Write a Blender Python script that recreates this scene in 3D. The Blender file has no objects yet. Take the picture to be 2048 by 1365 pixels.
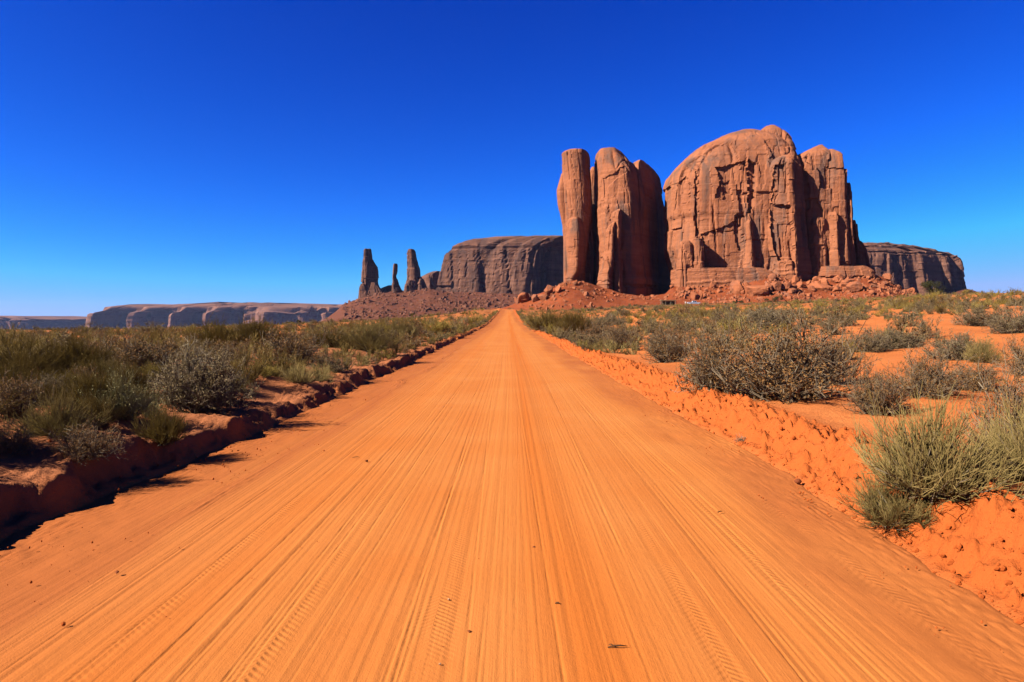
import bpy, math, random
import numpy as np
from mathutils import Vector, Matrix
rng = np.random.default_rng(7)
random.seed(7)
R = math.radians
scene = bpy.context.scene
col = scene.collection

# ------------------------------------------------------------------ camera
CAM_H, FPX, YH = 1.65, 1365.0, 636.0          # eye height (m), focal length and horizon row in 2048x1365 photo pixels
cam_d = bpy.data.cameras.new("camera")
cam = bpy.data.objects.new("camera", cam_d); col.objects.link(cam)
cam_d.sensor_width = 36.0; cam_d.lens = 36.0 * FPX / 2048
cam_d.clip_start = 0.05; cam_d.clip_end = 40000
PITCH = math.atan((682.5 - YH) / FPX)
cam.location = (0, 0, CAM_H)
cam.rotation_euler = (math.pi/2 - PITCH, 0, 0)
scene.camera = cam
scene.render.resolution_x, scene.render.resolution_y = 1024, 682

# ------------------------------------------------------------------ sky, sun, exposure
SUN_EL, SUN_BACK = 36.0, 22.0                  # elevation; how far the sun stands behind the left hand
sdir = Vector((-math.cos(R(SUN_BACK))*math.cos(R(SUN_EL)), -math.sin(R(SUN_BACK))*math.cos(R(SUN_EL)), math.sin(R(SUN_EL))))
world = bpy.data.worlds.new("World"); scene.world = world
world.use_nodes = True
wn = world.node_tree; wn.nodes.clear()
sky = wn.nodes.new('ShaderNodeTexSky'); sky.sky_type = 'NISHITA'; sky.sun_disc = False
sky.sun_elevation = R(SUN_EL); sky.sun_rotation = math.atan2(sdir.x, sdir.y) % (2*math.pi)
sky.altitude = 1700; sky.air_density = 1.0; sky.dust_density = 0.25; sky.ozone_density = 4.0
sep = wn.nodes.new('ShaderNodeSeparateColor'); comb = wn.nodes.new('ShaderNodeCombineColor')
wn.links.new(sky.outputs[0], sep.inputs[0])
for k, (p_, g_, cap) in enumerate(((2.6, .0135, 1.5), (1.82, .105, 2.4), (1.25, .555, 4.6))):   # deep, polarised blue
    a = wn.nodes.new('ShaderNodeMath'); a.operation = 'POWER'; a.inputs[1].default_value = p_
    b = wn.nodes.new('ShaderNodeMath'); b.operation = 'MULTIPLY'; b.inputs[1].default_value = g_
    c = wn.nodes.new('ShaderNodeMath'); c.operation = 'MINIMUM'; c.inputs[1].default_value = cap
    wn.links.new(sep.outputs[k], a.inputs[0]); wn.links.new(a.outputs[0], b.inputs[0])
    wn.links.new(b.outputs[0], c.inputs[0]); wn.links.new(c.outputs[0], comb.inputs[k])
bg = wn.nodes.new('ShaderNodeBackground'); bg.inputs['Strength'].default_value = 0.05
wo = wn.nodes.new('ShaderNodeOutputWorld')
wn.links.new(comb.outputs[0], bg.inputs[0]); wn.links.new(bg.outputs[0], wo.inputs[0])
sun_d = bpy.data.lights.new("sun", 'SUN'); sun_d.energy = 5.0; sun_d.angle = R(0.5); sun_d.color = (1.0, 0.90, 0.76)
sun = bpy.data.objects.new("sun", sun_d); col.objects.link(sun)
sun.rotation_euler = sdir.to_track_quat('Z', 'Y').to_euler()
scene.view_settings.view_transform = 'Standard'; scene.view_settings.look = 'None'
scene.view_settings.gamma = 1.0; scene.view_settings.exposure = 2.11

# ------------------------------------------------------------------ helpers: projection
cp, sp = math.cos(PITCH), math.sin(PITCH)
def ray(px, py):
    """world direction (Y component 1) of a photo pixel"""
    px = np.asarray(px, float); py = np.asarray(py, float)
    a = (px - 1024) / FPX; b = (682.5 - py) / FPX
    dy = cp + b*sp; dz = -sp + b*cp
    return a/dy, dz/dy
def P(px, py, D):
    ax, az = ray(px, py)
    return np.array([ax*D, D, CAM_H + az*D]) if np.isscalar(px) else np.stack([ax*D, np.full_like(ax, D), CAM_H + az*D], -1)
def project(v):
    x, y, z = v[..., 0], v[..., 1], v[..., 2] - CAM_H
    d = y*cp - z*sp; u = y*sp + z*cp
    return 1024 + FPX*x/d, 682.5 - FPX*u/d

# ------------------------------------------------------------------ helpers: noise
def _h(ix, iy, iz, s):
    n = (ix*374761393 + iy*668265263 + iz*2147483647 + s*1274126177) & 0xFFFFFFFF
    n = ((n ^ (n >> 13)) * 1274126177) & 0xFFFFFFFF
    n = ((n ^ (n >> 16)) * 2246822519) & 0xFFFFFFFF
    return ((n ^ (n >> 15)) & 0xFFFFFF) / float(0xFFFFFF)
def vn(x, y, z=0.0, s=0):
    """value noise, -1..1"""
    x, y, z = np.broadcast_arrays(np.asarray(x, float), np.asarray(y, float), np.asarray(z, float))
    ix, iy, iz = np.floor(x).astype(np.int64), np.floor(y).astype(np.int64), np.floor(z).astype(np.int64)
    fx, fy, fz = x-ix, y-iy, z-iz
    fx, fy, fz = fx*fx*(3-2*fx), fy*fy*(3-2*fy), fz*fz*(3-2*fz)
    flat = not np.any(fz)
    def lay(dz):
        a = _h(ix, iy, iz+dz, s); b = _h(ix+1, iy, iz+dz, s); c = _h(ix, iy+1, iz+dz, s); d = _h(ix+1, iy+1, iz+dz, s)
        return (a*(1-fx)+b*fx)*(1-fy) + (c*(1-fx)+d*fx)*fy
    r = lay(0)
    if not flat: r = r*(1-fz) + lay(1)*fz
    return r*2-1
def fbm(x, y, z=0.0, s=0, o=4):
    t, a, tot = 0.0, 1.0, 0.0
    for k in range(o):
        t = t + a*vn(np.asarray(x)*2**k, np.asarray(y)*2**k, np.asarray(z)*2**k, s+k*17); tot += a; a *= .5
    return t/tot
def voro(x, y, z, s=0):
    """F1, F2 and the random value of the nearest cell"""
    ix, iy, iz = np.floor(x).astype(np.int64), np.floor(y).astype(np.int64), np.floor(z).astype(np.int64)
    f1 = np.full(x.shape, 9.0); f2 = f1.copy(); cid = np.zeros(x.shape)
    for a in (-1, 0, 1):
        for b in (-1, 0, 1):
            for c in (-1, 0, 1):
                jx, jy, jz = ix+a, iy+b, iz+c
                d = (jx+_h(jx, jy, jz, s)-x)**2 + (jy+_h(jx, jy, jz, s+1)-y)**2 + (jz+_h(jx, jy, jz, s+2)-z)**2
                m = d < f1
                f2 = np.where(m, f1, np.minimum(f2, d)); cid = np.where(m, _h(jx, jy, jz, s+3), cid); f1 = np.where(m, d, f1)
    return np.sqrt(f1), np.sqrt(f2), cid
def sstep(a, b, x):
    t = np.clip((np.asarray(x, float)-a)/(b-a), 0, 1); return t*t*(3-2*t)

# ------------------------------------------------------------------ helpers: meshes and tags
def mesh_np(name, v, f, smooth=True, mats=(), mi=None):
    """v (N,3); f (M,k) index array or a list of such arrays"""
    fs = f if isinstance(f, list) else [f]
    fs = [np.asarray(q, np.int32) for q in fs if len(q)]
    me = bpy.data.meshes.new(name)
    v = np.asarray(v, np.float32)
    me.vertices.add(len(v)); me.vertices.foreach_set('co', v.ravel())
    nl = sum(q.size for q in fs); npoly = sum(len(q) for q in fs)
    me.loops.add(nl); me.loops.foreach_set('vertex_index', np.concatenate([q.ravel() for q in fs]))
    me.polygons.add(npoly)
    tot = np.concatenate([np.full(len(q), q.shape[1], np.int32) for q in fs])
    st = np.concatenate([[0], np.cumsum(tot)[:-1]]).astype(np.int32)
    me.polygons.foreach_set('loop_start', st)
    me.polygons.foreach_set('use_smooth', np.full(npoly, smooth))
    for m in mats: me.materials.append(m)
    if mi is not None: me.polygons.foreach_set('material_index', np.asarray(mi, np.int32))
    me.update(calc_edges=True)
    return me
def link(name, me, parent=None):
    o = bpy.data.objects.new(name, me); col.objects.link(o)
    if parent is not None: o.parent = parent
    return o
def empty(name, loc=(0, 0, 0)):
    o = bpy.data.objects.new(name, None); col.objects.link(o); o.location = loc; o.empty_display_size = .1
    return o
def tag(o, label, cat, group=None, kind=None):
    o['label'] = label; o['category'] = cat
    if group: o['group'] = group
    if kind: o['kind'] = kind
    return o
def attr(me, name, vals):
    a = me.attributes.new(name, 'FLOAT', 'POINT'); a.data.foreach_set('value', np.asarray(vals, np.float32))
def grid_faces(nr, nc, wrap=False):
    i = np.arange(nr-1)[:, None]; j = np.arange(nc if wrap else nc-1)[None, :]
    j2 = (j+1) % nc
    return np.stack([i*nc+j, i*nc+j2, (i+1)*nc+j2, (i+1)*nc+j], -1).reshape(-1, 4)
class MB:
    """collects boxes, tubes and quads into one mesh"""
    def __init__(s): s.v, s.f, s.n = [], [], 0
    def add(s, v, f):
        v = np.asarray(v, float); s.v.append(v); s.f.append(np.asarray(f)+s.n); s.n += len(v)
    def box(s, c, d, taper=(1, 1), rot=0, shear=0):
        x, y, z = np.array(d)/2.0
        v = np.array([[-x, -y, -z], [x, -y, -z], [x, y, -z], [-x, y, -z], [-x*taper[0], -y*taper[1], z], [x*taper[0], -y*taper[1], z], [x*taper[0], y*taper[1], z], [-x*taper[0], y*taper[1], z]])
        v[4:, 0] += shear
        if rot:
            cc, ss = math.cos(rot), math.sin(rot); v = np.stack([v[:, 0]*cc-v[:, 1]*ss, v[:, 0]*ss+v[:, 1]*cc, v[:, 2]], -1)
        s.add(v+np.array(c), [[0, 3, 2, 1], [4, 5, 6, 7], [0, 1, 5, 4], [1, 2, 6, 5], [2, 3, 7, 6], [3, 0, 4, 7]])
    def tube(s, pts, rad, n=8):
        pts = np.asarray(pts, float); rad = np.broadcast_to(np.asarray(rad, float), (len(pts),))
        t = np.gradient(pts, axis=0); t /= np.linalg.norm(t, axis=1)[:, None]+1e-9
        ref = np.array([0, 0, 1.]) if abs(t[0, 2]) < .9 else np.array([1., 0, 0])
        a = np.cross(t, ref); a /= np.linalg.norm(a, axis=1)[:, None]+1e-9; b = np.cross(t, a)
        th = np.linspace(0, 2*math.pi, n, endpoint=False)
        v = pts[:, None]+rad[:, None, None]*(a[:, None]*np.cos(th)[None, :, None]+b[:, None]*np.sin(th)[None, :, None])
        v = v.reshape(-1, 3); k = len(v)
        f = [list(q) for q in grid_faces(len(pts), n, True)]
        v = np.vstack([v, pts[0], pts[-1]])
        for j in range(n):
            j2 = (j+1) % n; f.append([k, j2, j, j]); f.append([k+1, (len(pts)-1)*n+j, (len(pts)-1)*n+j2, (len(pts)-1)*n+j2])
        s.add(v, f)
    def build(s, name, mat, parent=None, smooth=False):
        f = np.concatenate(s.f); tri = f[:, 2] == f[:, 3]
        fl = [q for q in (f[~tri], f[tri][:, :3]) if len(q)]
        return link(name, mesh_np(name, np.concatenate(s.v), fl, smooth, [mat]), parent)

# ------------------------------------------------------------------ helpers: materials
ALB = .50                                                   # overall reflectance level that goes with the exposure above
class NT:
    def __init__(s, name):
        s.m = bpy.data.materials.new(name); s.m.use_nodes = True; s.t = s.m.node_tree; s.t.nodes.clear()
        s.out = s.t.nodes.new('ShaderNodeOutputMaterial')
    def n(s, typ, ins=None, **kw):
        q = s.t.nodes.new(typ)
        for k, v in kw.items(): setattr(q, k, v)
        for k, v in (ins or {}).items():
            if hasattr(v, 'links') or isinstance(v, bpy.types.NodeSocket): s.t.links.new(v, q.inputs[k])
            else: q.inputs[k].default_value = v
        return q
    def math(s, op, a, b=0.0, c=None):
        ins = {0: a, 1: b}
        if c is not None: ins[2] = c
        return s.n('ShaderNodeMath', ins, operation=op).outputs[0]
    def noise(s, vec, scale, detail=4, rough=.55, dist=0.0):
        return s.n('ShaderNodeTexNoise', {'Vector': vec, 'Scale': scale, 'Detail': detail, 'Roughness': rough, 'Distortion': dist}).outputs[0]
    def map(s, vec, scale):
        return s.n('ShaderNodeMapping', {'Vector': vec, 'Scale': scale}).outputs[0]
    def ramp(s, f, stops):
        q = s.n('ShaderNodeValToRGB', {0: f}); e = q.color_ramp.elements
        while len(e) < len(stops): e.new(.5)
        for i, (p_, c) in enumerate(stops):
            e[i].position = p_; e[i].color = (c, c, c, 1) if np.isscalar(c) else (*c, 1)
        return q.outputs[0]
    def mix(s, f, a, b, mode='MIX'):
        q = s.n('ShaderNodeMix', data_type='RGBA', blend_type=mode)
        for k, v in ((0, f), (6, a), (7, b)):
            if isinstance(v, bpy.types.NodeSocket): s.t.links.new(v, q.inputs[k])
            else: q.inputs[k].default_value = v if k == 0 else (*(x*ALB for x in v[:3]), 1)
        return q.outputs[2]
    def bump(s, h, dist, strength=1.0, normal=None):
        ins = {'Height': h, 'Distance': dist, 'Strength': strength}
        if normal is not None: ins['Normal'] = normal
        return s.n('ShaderNodeBump', ins).outputs[0]
    def bsdf(s, color, rough=.9, normal=None, spec=.15, metal=0.0):
        ins = {'Base Color': color if isinstance(color, bpy.types.NodeSocket) else (*(x*ALB for x in color), 1), 'Roughness': rough, 'Specular IOR Level': spec, 'Metallic': metal}
        if normal is not None: ins['Normal'] = normal
        b = s.n('ShaderNodeBsdfPrincipled', ins)
        s.t.links.new(b.outputs[0], s.out.inputs[0]); return b
def simple(name, c, rough=.6, spec=.3, metal=0.0):
    t = NT(name); o = t.n('ShaderNodeTexCoord').outputs['Object']
    k = t.noise(o, 6.0, 3); t.bsdf(t.mix(k, tuple(x*.85 for x in c), tuple(min(1, x*1.12) for x in c)), rough, None, spec, metal)
    return t.m

# ------------------------------------------------------------------ the lie of the land
_Y = [-60, 0, 6, 9, 14, 22, 36, 60, 90, 125, 175, 190]
_XL = [-3.9, -3.9, -3.9, -3.78, -3.85, -3.75, -4.0, -3.95, -3.4, -3.5, -2.9, -2.9]
_XR = [2.8, 2.85, 2.87, 3.0, 2.85, 2.72, 2.7, 2.45, 1.8, 1.2, 0.4, 0.2]
_ZY = [-60, 0, 36, 60, 90, 120, 150, 175, 200, 260]
_ZZ = [0, 0, 0.0, 0.08, .6, 1.12, 2.3, 3.55, 4.2, 5]
ROAD_END = 182.0
def xl(Y): return np.interp(Y, _Y, _XL) + .10*vn(np.asarray(Y)/2.3, 0, s=3) + .05*vn(np.asarray(Y)/.6, 0, s=4)
def xr(Y): return np.interp(Y, _Y, _XR) + .08*vn(np.asarray(Y)/1.8, 5, s=5) + .04*vn(np.asarray(Y)/.4, 0, s=6)
def road_z(Y):
    k = [np.interp(np.asarray(Y, float)+d, _ZY, _ZZ) for d in (-9, -4.5, 0, 4.5, 9)]
    return sum(k)/5
_TH = [-1.5, -.75, -.55, -.4, -.2, -.03, .05, .2, .36, .53, .75, 1.5]
_SL = [-.014, -.013, -.010, -.0055, .003, .012, .014, .022, .026, .034, .052, .055]
_LM = [150, 150, 150, 150, 160, 190, 260, 330, 300, 230, 95, 80]
_DC = [-.018, -.018, -.018, -.018, -.016, -.004, .0, .0, .0, -.006, -.03, -.03]
def plain(X, Y):
    th = X/np.maximum(Y, 6.0)
    th = np.where(Y < 6, np.clip(th, -1, 1), th)
    ye = np.clip(Y-10, 0, None)
    sl, lm, dc = np.interp(th, _TH, _SL), np.interp(th, _TH, _LM), np.interp(th, _TH, _DC)
    z = .42 + sl*np.minimum(ye, lm) + dc*np.clip(ye-lm, 0, None)
    return np.maximum(z, -92)
def ground_z(X, Y, fine=True):
    X, Y = np.broadcast_arrays(np.asarray(X, float), np.asarray(Y, float))
    a, b = xl(Y), xr(Y); rz = road_z(Y)
    left = X < (a+b)/2
    e = np.where(left, a-X, X-b)                          # distance outward from the road edge
    inroad = Y < ROAD_END
    e = np.where(inroad, e, e + (Y-ROAD_END)*.8)
    fade = np.interp(Y, [0, 12, 40, 100, 180], [1, 1, .75, .5, .4])
    n1 = fbm(X/3.2, Y/3.2, s=11); n0 = vn(X/1.1, Y/1.4, s=12)
    # left: a cut bank; right: a graded berm of loose clods
    hl = (.25 + .10*n0 + .07*vn(X/2.5, Y/3.5, s=17) + .06*vn(0, Y/.5, s=13))*fade
    eb = e + .15*vn(X/.5, Y/.5, s=14) + .07*vn(X/.15, Y/.16, s=15) + .05*vn(X/.06, Y/.08, s=16)
    bl = hl*sstep(-.02, .24+.10*n0, eb) + (.12+.30*np.exp(-np.abs(Y-9)/14.))*sstep(.25, 2.8, e)*fade
    hr = (.38 + .06*n0)*fade
    br = hr*sstep(-.05, .52+.08*n0, e) - .05*fade*sstep(.55, .9, e)
    bank = np.where(left, bl, br)
    pl = plain(X, Y) + np.where(left, .26*np.exp(-np.abs(Y-9)/12.) - .14*sstep(18, 40, Y)*sstep(-.05, -.3, X/np.maximum(Y, 1)), .0)
    w = sstep(.5, np.interp(Y, [0, 30, 120], [5, 9, 22]), e)
    z = (rz+bank)*(1-w) + pl*w
    amp = np.interp(Y, [0, 20, 80, 300], [.13, .22, .5, .9])*sstep(.4, 3.0, e)
    z = z + amp*n1
    if fine:
        m = sstep(-.02, .1, e)*(1-sstep(.5, .95, e))*(Y < 70)
        cl = .8*np.abs(vn(X/.2, Y/.2, s=20)) + np.abs(vn(X/.10, Y/.10, s=21)) + .6*np.abs(vn(X/.05, Y/.05, s=22))
        z = z + m*np.where(left, .045, .13)*(cl-.95)
        z = z + .012*fbm(X/.35, Y/.35, s=23, o=3)*(Y < 60)
    z = z - .22*sstep(.05, -.35, e)*(1) - .0
    return z
def hit(px, py, dmax=400):
    """where the sight line of a photo pixel meets the ground"""
    ax, az = ray(float(px), float(py))
    D = np.geomspace(2.5, dmax, 900)
    g = ground_z(ax*D, D, False); s = CAM_H + az*D
    k = np.nonzero(s <= g)[0]
    d = D[k[0]] if len(k) else dmax
    return ax*d, d, float(ground_z(np.array([ax*d]), np.array([d]), False)[0])

# ------------------------------------------------------------------ ground material
def ground_mat():
    t = NT("red_sand"); g = t.n('ShaderNodeNewGeometry').outputs['Position']
    berm = t.n('ShaderNodeAttribute', attribute_name='berm').outputs['Fac']
    scrub = t.n('ShaderNodeAttribute', attribute_name='scrub').outputs['Fac']
    n1 = t.noise(g, .35, 5); n2 = t.noise(g, 5.0, 6); n3 = t.noise(g, 60.0, 3)
    c = t.mix(t.ramp(n1, [(.35, 0), (.65, 1)]), (.455, .134, .035), (.515, .166, .047))
    c = t.mix(t.math('MULTIPLY', t.ramp(n2, [(.45, 0), (.7, 1)]), .5), c, (.40, .108, .027))
    c = t.mix(t.n('ShaderNodeAttribute', attribute_name='pale').outputs['Fac'], c, (.315, .118, .052))
    c = t.mix(t.math('MULTIPLY', berm, .8), c, (.375, .080, .015))
    c = t.mix(t.ramp(n3, [(.62, 0), (.72, .35)]), c, (.22, .055, .018))
    # beyond the bushes: ground cover seen edge-on, thinning to bare red soil
    c2 = t.mix(t.ramp(t.noise(g, .12, 6), [(.38, 0), (.62, 1)]), (.075, .066, .028), (.28, .085, .026))
    c = t.mix(scrub, c, c2)
    h = t.math('ADD', t.math('MULTIPLY', n3, .4), n2)
    nb = t.bump(t.noise(g, 9.0, 7, .7), .07, .5)
    nb = t.bump(t.noise(g, 30.0, 5, .65), .018, .6, nb)
    nb = t.bump(n3, .004, .5, nb)
    t.bsdf(c, .95, nb, .05)
    return t.m
M_ground = ground_mat()
def axis(lo, hi, fine, lo_f, hi_f, grow):
    """coordinates: spacing `fine` inside lo_f..hi_f, growing by `grow` outside"""
    mid = np.arange(lo_f, hi_f+1e-6, fine)
    up, s, x = [], fine, hi_f
    while x < hi: s *= grow; x += s; up.append(x)
    dn, s, x = [], fine, lo_f
    while x > lo: s *= grow; x -= s; dn.append(x)
    return np.concatenate([dn[::-1], mid, up])
uL = axis(-9000, 0, .03, -1.2, 0.0, 1.045)                 # outward on the left of the left road edge
uL = np.sort(np.minimum(uL, 0.0)); uL = uL[uL < -1e-4]
uR = -axis(-9000, 0, .02, -1.2, 0.0, 1.042)[::-1]; uR = uR[uR > 1e-4]
inner = np.array([-.45, -.3, -.15, 0.0])
rows = [-60., -40, -25, -15, -9, -5, -2.5, -1, .2, 1.1, 1.7]
y = 2.1
while y < 9000: rows.append(y); y *= 1.0075 if y < 60 else 1.013
rows = np.array(rows)
YY = rows[:, None]
a_, b_ = xl(YY), xr(YY)
XX = np.concatenate([a_ + uL[None, :], a_+.0*YY, a_+.15+0*YY, a_+.4+0*YY, b_-.4+0*YY, b_-.15+0*YY, b_+0*YY, b_+uR[None, :]], 1)
YY = np.broadcast_to(YY, XX.shape)
ZZ = ground_z(XX, YY)
# clods are pushed sideways a little too, so that the berm face is not a plain height field
me = mesh_np("ground", np.stack([XX, YY, ZZ], -1).reshape(-1, 3), grid_faces(*XX.shape)[:, ::-1], True, [M_ground])
ee = np.where(XX < (xl(YY)+xr(YY))/2, xl(YY)-XX, XX-xr(YY))
isr = XX > 0
attr(me, 'berm', (sstep(-.1, .05, ee)*(1-sstep(.5, 1.2, ee))*np.where(isr, 1.0, .1)).ravel())
attr(me, 'pale', (np.where(isr, 0, .85)*sstep(-.1, .2, ee)*sstep(6, 3, ee)*sstep(60, 25, YY)).ravel())
attr(me, 'scrub', (sstep(90, 220, YY)*np.where(YY > ROAD_END+5, 1.0, sstep(0.5, 3, ee))).ravel())
o = link("ground", me); o['kind'] = 'structure'

# ------------------------------------------------------------------ the dirt road, with its wheel grooves as real relief
def road_mat():
    t = NT("graded_sand_road"); g = t.n('ShaderNodeNewGeometry').outputs['Position']
    xyz = t.n('ShaderNodeSeparateXYZ', {0: g}); X, Yc = xyz.outputs[0], xyz.outputs[1]
    loose = t.n('ShaderNodeAttribute', attribute_name='loose').outputs['Fac']
    st = t.noise(t.map(g, (9.0, .10, 1)), 1.0, 5, .6)
    st2 = t.noise(t.map(g, (1.3, .05, 1)), 1.0, 3, .5)
    n3 = t.noise(g, 90.0, 3); big = t.noise(g, .5, 4)
    c = t.mix(t.ramp(st, [(.3, 0), (.7, 1)]), (.475, .155, .033), (.505, .170, .038))
    c = t.mix(t.math('MULTIPLY', t.ramp(st2, [(.42, 0), (.66, 1)]), .6), c, (.445, .128, .024))
    c = t.mix(t.math('MULTIPLY', t.ramp(big, [(.4, 0), (.7, 1)]), .45), c, (.54, .205, .056))
    c = t.mix(t.n('ShaderNodeAttribute', attribute_name='deep').outputs['Fac'], c, (.465, .122, .017))
    c = t.mix(t.math('MULTIPLY', loose, .8), c, (.335, .094, .025))
    c = t.mix(t.ramp(n3, [(.66, 0), (.74, .3)]), c, (.24, .07, .02))
    nb = t.bump(t.noise(t.map(g, (60, 1.6, 1)), 1.0, 4, .6), .005, .55)
    nb = t.bump(t.noise(g, 14.0, 5, .65), .012, .35, nb)
    grain = t.noise(g, 130.0, 3)
    nb = t.bump(grain, .004, .55, nb)
    for u0, w_, per in ((-.45, .17, .045), (.98, .09, .05), (1.62, .09, .06), (-2.05, .12, .05), (2.25, .1, .07), (-1.25, .1, .05)):
        au = t.math('ABSOLUTE', t.math('SUBTRACT', X, t.math('ADD', t.math('MULTIPLY', t.math('SINE', t.math('MULTIPLY', Yc, .13)), .06), u0)))
        mask = t.math('MULTIPLY', t.math('SUBTRACT', 1.0, t.math('SMOOTH_MIN', t.math('DIVIDE', au, w_), 1.0, .2)), 1.4)
        ph = t.math('MULTIPLY', t.math('ADD', Yc, t.math('MULTIPLY', au, .9)), 2*math.pi/per)
        w = t.math('MULTIPLY', t.math('SINE', ph), mask)
        w = t.math('MULTIPLY', w, t.ramp(t.noise(t.map(g, (1, .7, 1)), 1.5, 3), [(.4, .1), (.6, 1)]))
        nb = t.bump(w, .005, .28, nb)
    t.bsdf(c, .95, nb, .05)
    return t.m
rows = [-60., -40, -25, -15, -9, -5, -2.5, -1, .2, 1.1, 1.7]
y = 2.1
while y < ROAD_END: rows.append(y); y *= 1.0085
rows = np.array(rows)[:, None]
NCR = 1000
tt = np.linspace(0, 1, NCR)[None, :]
A, B = xl(rows)-.1, xr(rows)+.1
RX = A + (B-A)*tt; RY = np.broadcast_to(rows, RX.shape)
sm = lambda T: sum(np.interp(np.maximum(rows, 0)+d, _Y, T) for d in np.linspace(-14, 14, 15))/15
nomc = (sm(_XL)+sm(_XR))/2; nomw = (sm(_XR)-sm(_XL))/6.75
U = (RX-nomc)/nomw - .5                                    # lateral coordinate that follows the road
zr = road_z(RY)
fadeg = np.interp(RY, [0, 12, 40, 90], [1, 1, .6, .15])
fan = 1 + .010*(RY-10)*np.exp(-np.abs(RY-10)/40)*0                 # tracks close up a little with distance
Uw = (U-.2)/fan
gro = .0010*vn(Uw/.014, RY/6, s=30) + .0017*vn(Uw/.03, RY/14, s=31) + .0018*vn(Uw/.085, RY/30, s=32) + .003*vn(Uw/.3, RY/80, s=33) + .008*vn(Uw/.9, RY/120, s=34)
gro -= .0022*np.abs(vn(Uw/.05, RY/25, s=35))
crumb = .45+.55*np.abs(vn(U/.03, RY/.07, s=37))*2
lr = np.random.default_rng(3)
for k in range(95):                                        # single tyre-edge cuts
    u0 = lr.uniform(-2.9, 2.7); sl = lr.normal(0, .006); ph = lr.uniform(0, 6); am = lr.uniform(0, .012)
    uc = u0 + sl*RY + am*np.sin(RY*lr.uniform(.05, .2)+ph)
    dpt = lr.uniform(.0015, .0055); wd = lr.uniform(.0045, .008)
    if k % 8 == 0: uc = uc + lr.uniform(-.03, .03)*(RY-8) + lr.uniform(.05, .3)*np.sin(RY*lr.uniform(.04, .12)+ph)
    on = sstep(-.2, .3, vn(RY/lr.uniform(8, 20), k*3.1, s=36))
    gro = gro - on*dpt*crumb*np.exp(-((U-uc)/wd)**2) + on*dpt*.25*np.exp(-((U-uc-.016)/.008)**2)
side = np.minimum(RX-xl(RY), xr(RY)-RX)
lf = RX-xl(RY)
shoulder = sstep(1.15, .55, side + .12*vn(RY/1.6, 7, s=47))
gro = gro*(1-.75*shoulder)
# loose windrow along the left verge
wv = np.exp(-((lf-1.05-.1*vn(RY/3, 0, s=38))/.13)**2)
gro = gro + wv*sstep(-.2, .4, vn(RY/2.2, 3, s=46))*(.022*np.abs(vn(RX/.05, RY/.07, s=39)) + .006)*sstep(120, 40, RY)
gro = gro + shoulder*(.012*fbm(RX/.25, RY/.3, s=40, o=3)+.012*np.abs(vn(RX/.06, RY/.06, s=41))*sstep(.7, .2, side))
gro = gro + .03*(1-(U/3.2)**2) - .03
gro = gro - .05*sstep(.08, -.1, side)
me = mesh_np("road", np.stack([RX, RY, zr+gro*fadeg], -1).reshape(-1, 3), grid_faces(*RX.shape), True, [road_mat()])
attr(me, 'loose', np.clip(shoulder*(.75+.45*vn(RX/.6, RY/1.5, s=42)) + wv*.5 + .55*sstep(2.2, 1.2, lf), 0, 1).ravel())
attr(me, 'deep', (np.exp(-((U-.38-.1*vn(0*RY, RY/9, s=43))/.33)**2)*(.65+.35*vn(U/.12, RY/12, s=44)) + .5*np.exp(-((U+1.9)/.3)**2)*(.5+.5*vn(U/.2, RY/10, s=45))).ravel())
o = link("road", me); o['kind'] = 'structure'

# ------------------------------------------------------------------ rock
def rock_mat(name, ca, cb, varn, vs, scale=1.0, vamt=.85, band=.5):
    """sandstone: two tones, horizontal beds, dark varnish running down the faces"""
    t = NT(name); g = t.n('ShaderNodeNewGeometry').outputs['Position']
    a = t.noise(g, .06/scale, 5, .6); bnd = t.noise(t.map(g, (.02/scale, .02/scale, .55/scale)), 1.0, 5, .6)
    stk = t.noise(t.map(g, (.16/scale, .16/scale, .022/scale)), 1.0, 6, .62, .6)
    pat = t.noise(t.map(g, (.06/scale, .06/scale, .035/scale)), 1.0, 5, .6, .3)
    c = t.mix(t.ramp(a, [(.35, 0), (.65, 1)]), ca, cb)
    c = t.mix(t.math('MULTIPLY', t.ramp(bnd, [(.42, 0), (.62, 1)]), band), c, tuple(x*.72 for x in ca))
    v = t.math('MULTIPLY', t.ramp(stk, [(.46, 0), (.60, 1)]), t.ramp(pat, [(.42, .1), (.56, 1)]))
    c = t.mix(t.math('MULTIPLY', v, vamt), c, varn)
    c = t.mix(t.ramp(t.noise(g, 1.1/scale, 4), [(.6, 0), (.75, .3)]), c, tuple(min(1, x*1.35) for x in cb))
    nb = t.bump(t.noise(t.map(g, (.9/scale, .9/scale, .45/scale)), 1.0, 7, .7), .9*scale, .55)
    t.bsdf(c, .93, nb, .06)
    return t.m
M_rock = rock_mat("red_sandstone", (.285, .100, .047), (.36, .135, .066), (.150, .080, .057), 1, 1.0, .92)
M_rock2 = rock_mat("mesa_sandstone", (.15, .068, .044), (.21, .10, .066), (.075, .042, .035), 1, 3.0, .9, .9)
M_rock3 = rock_mat("far_sandstone", (.18, .082, .053), (.23, .112, .072), (.12, .06, .047), 1, 9.0, .6, .8)

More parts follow.
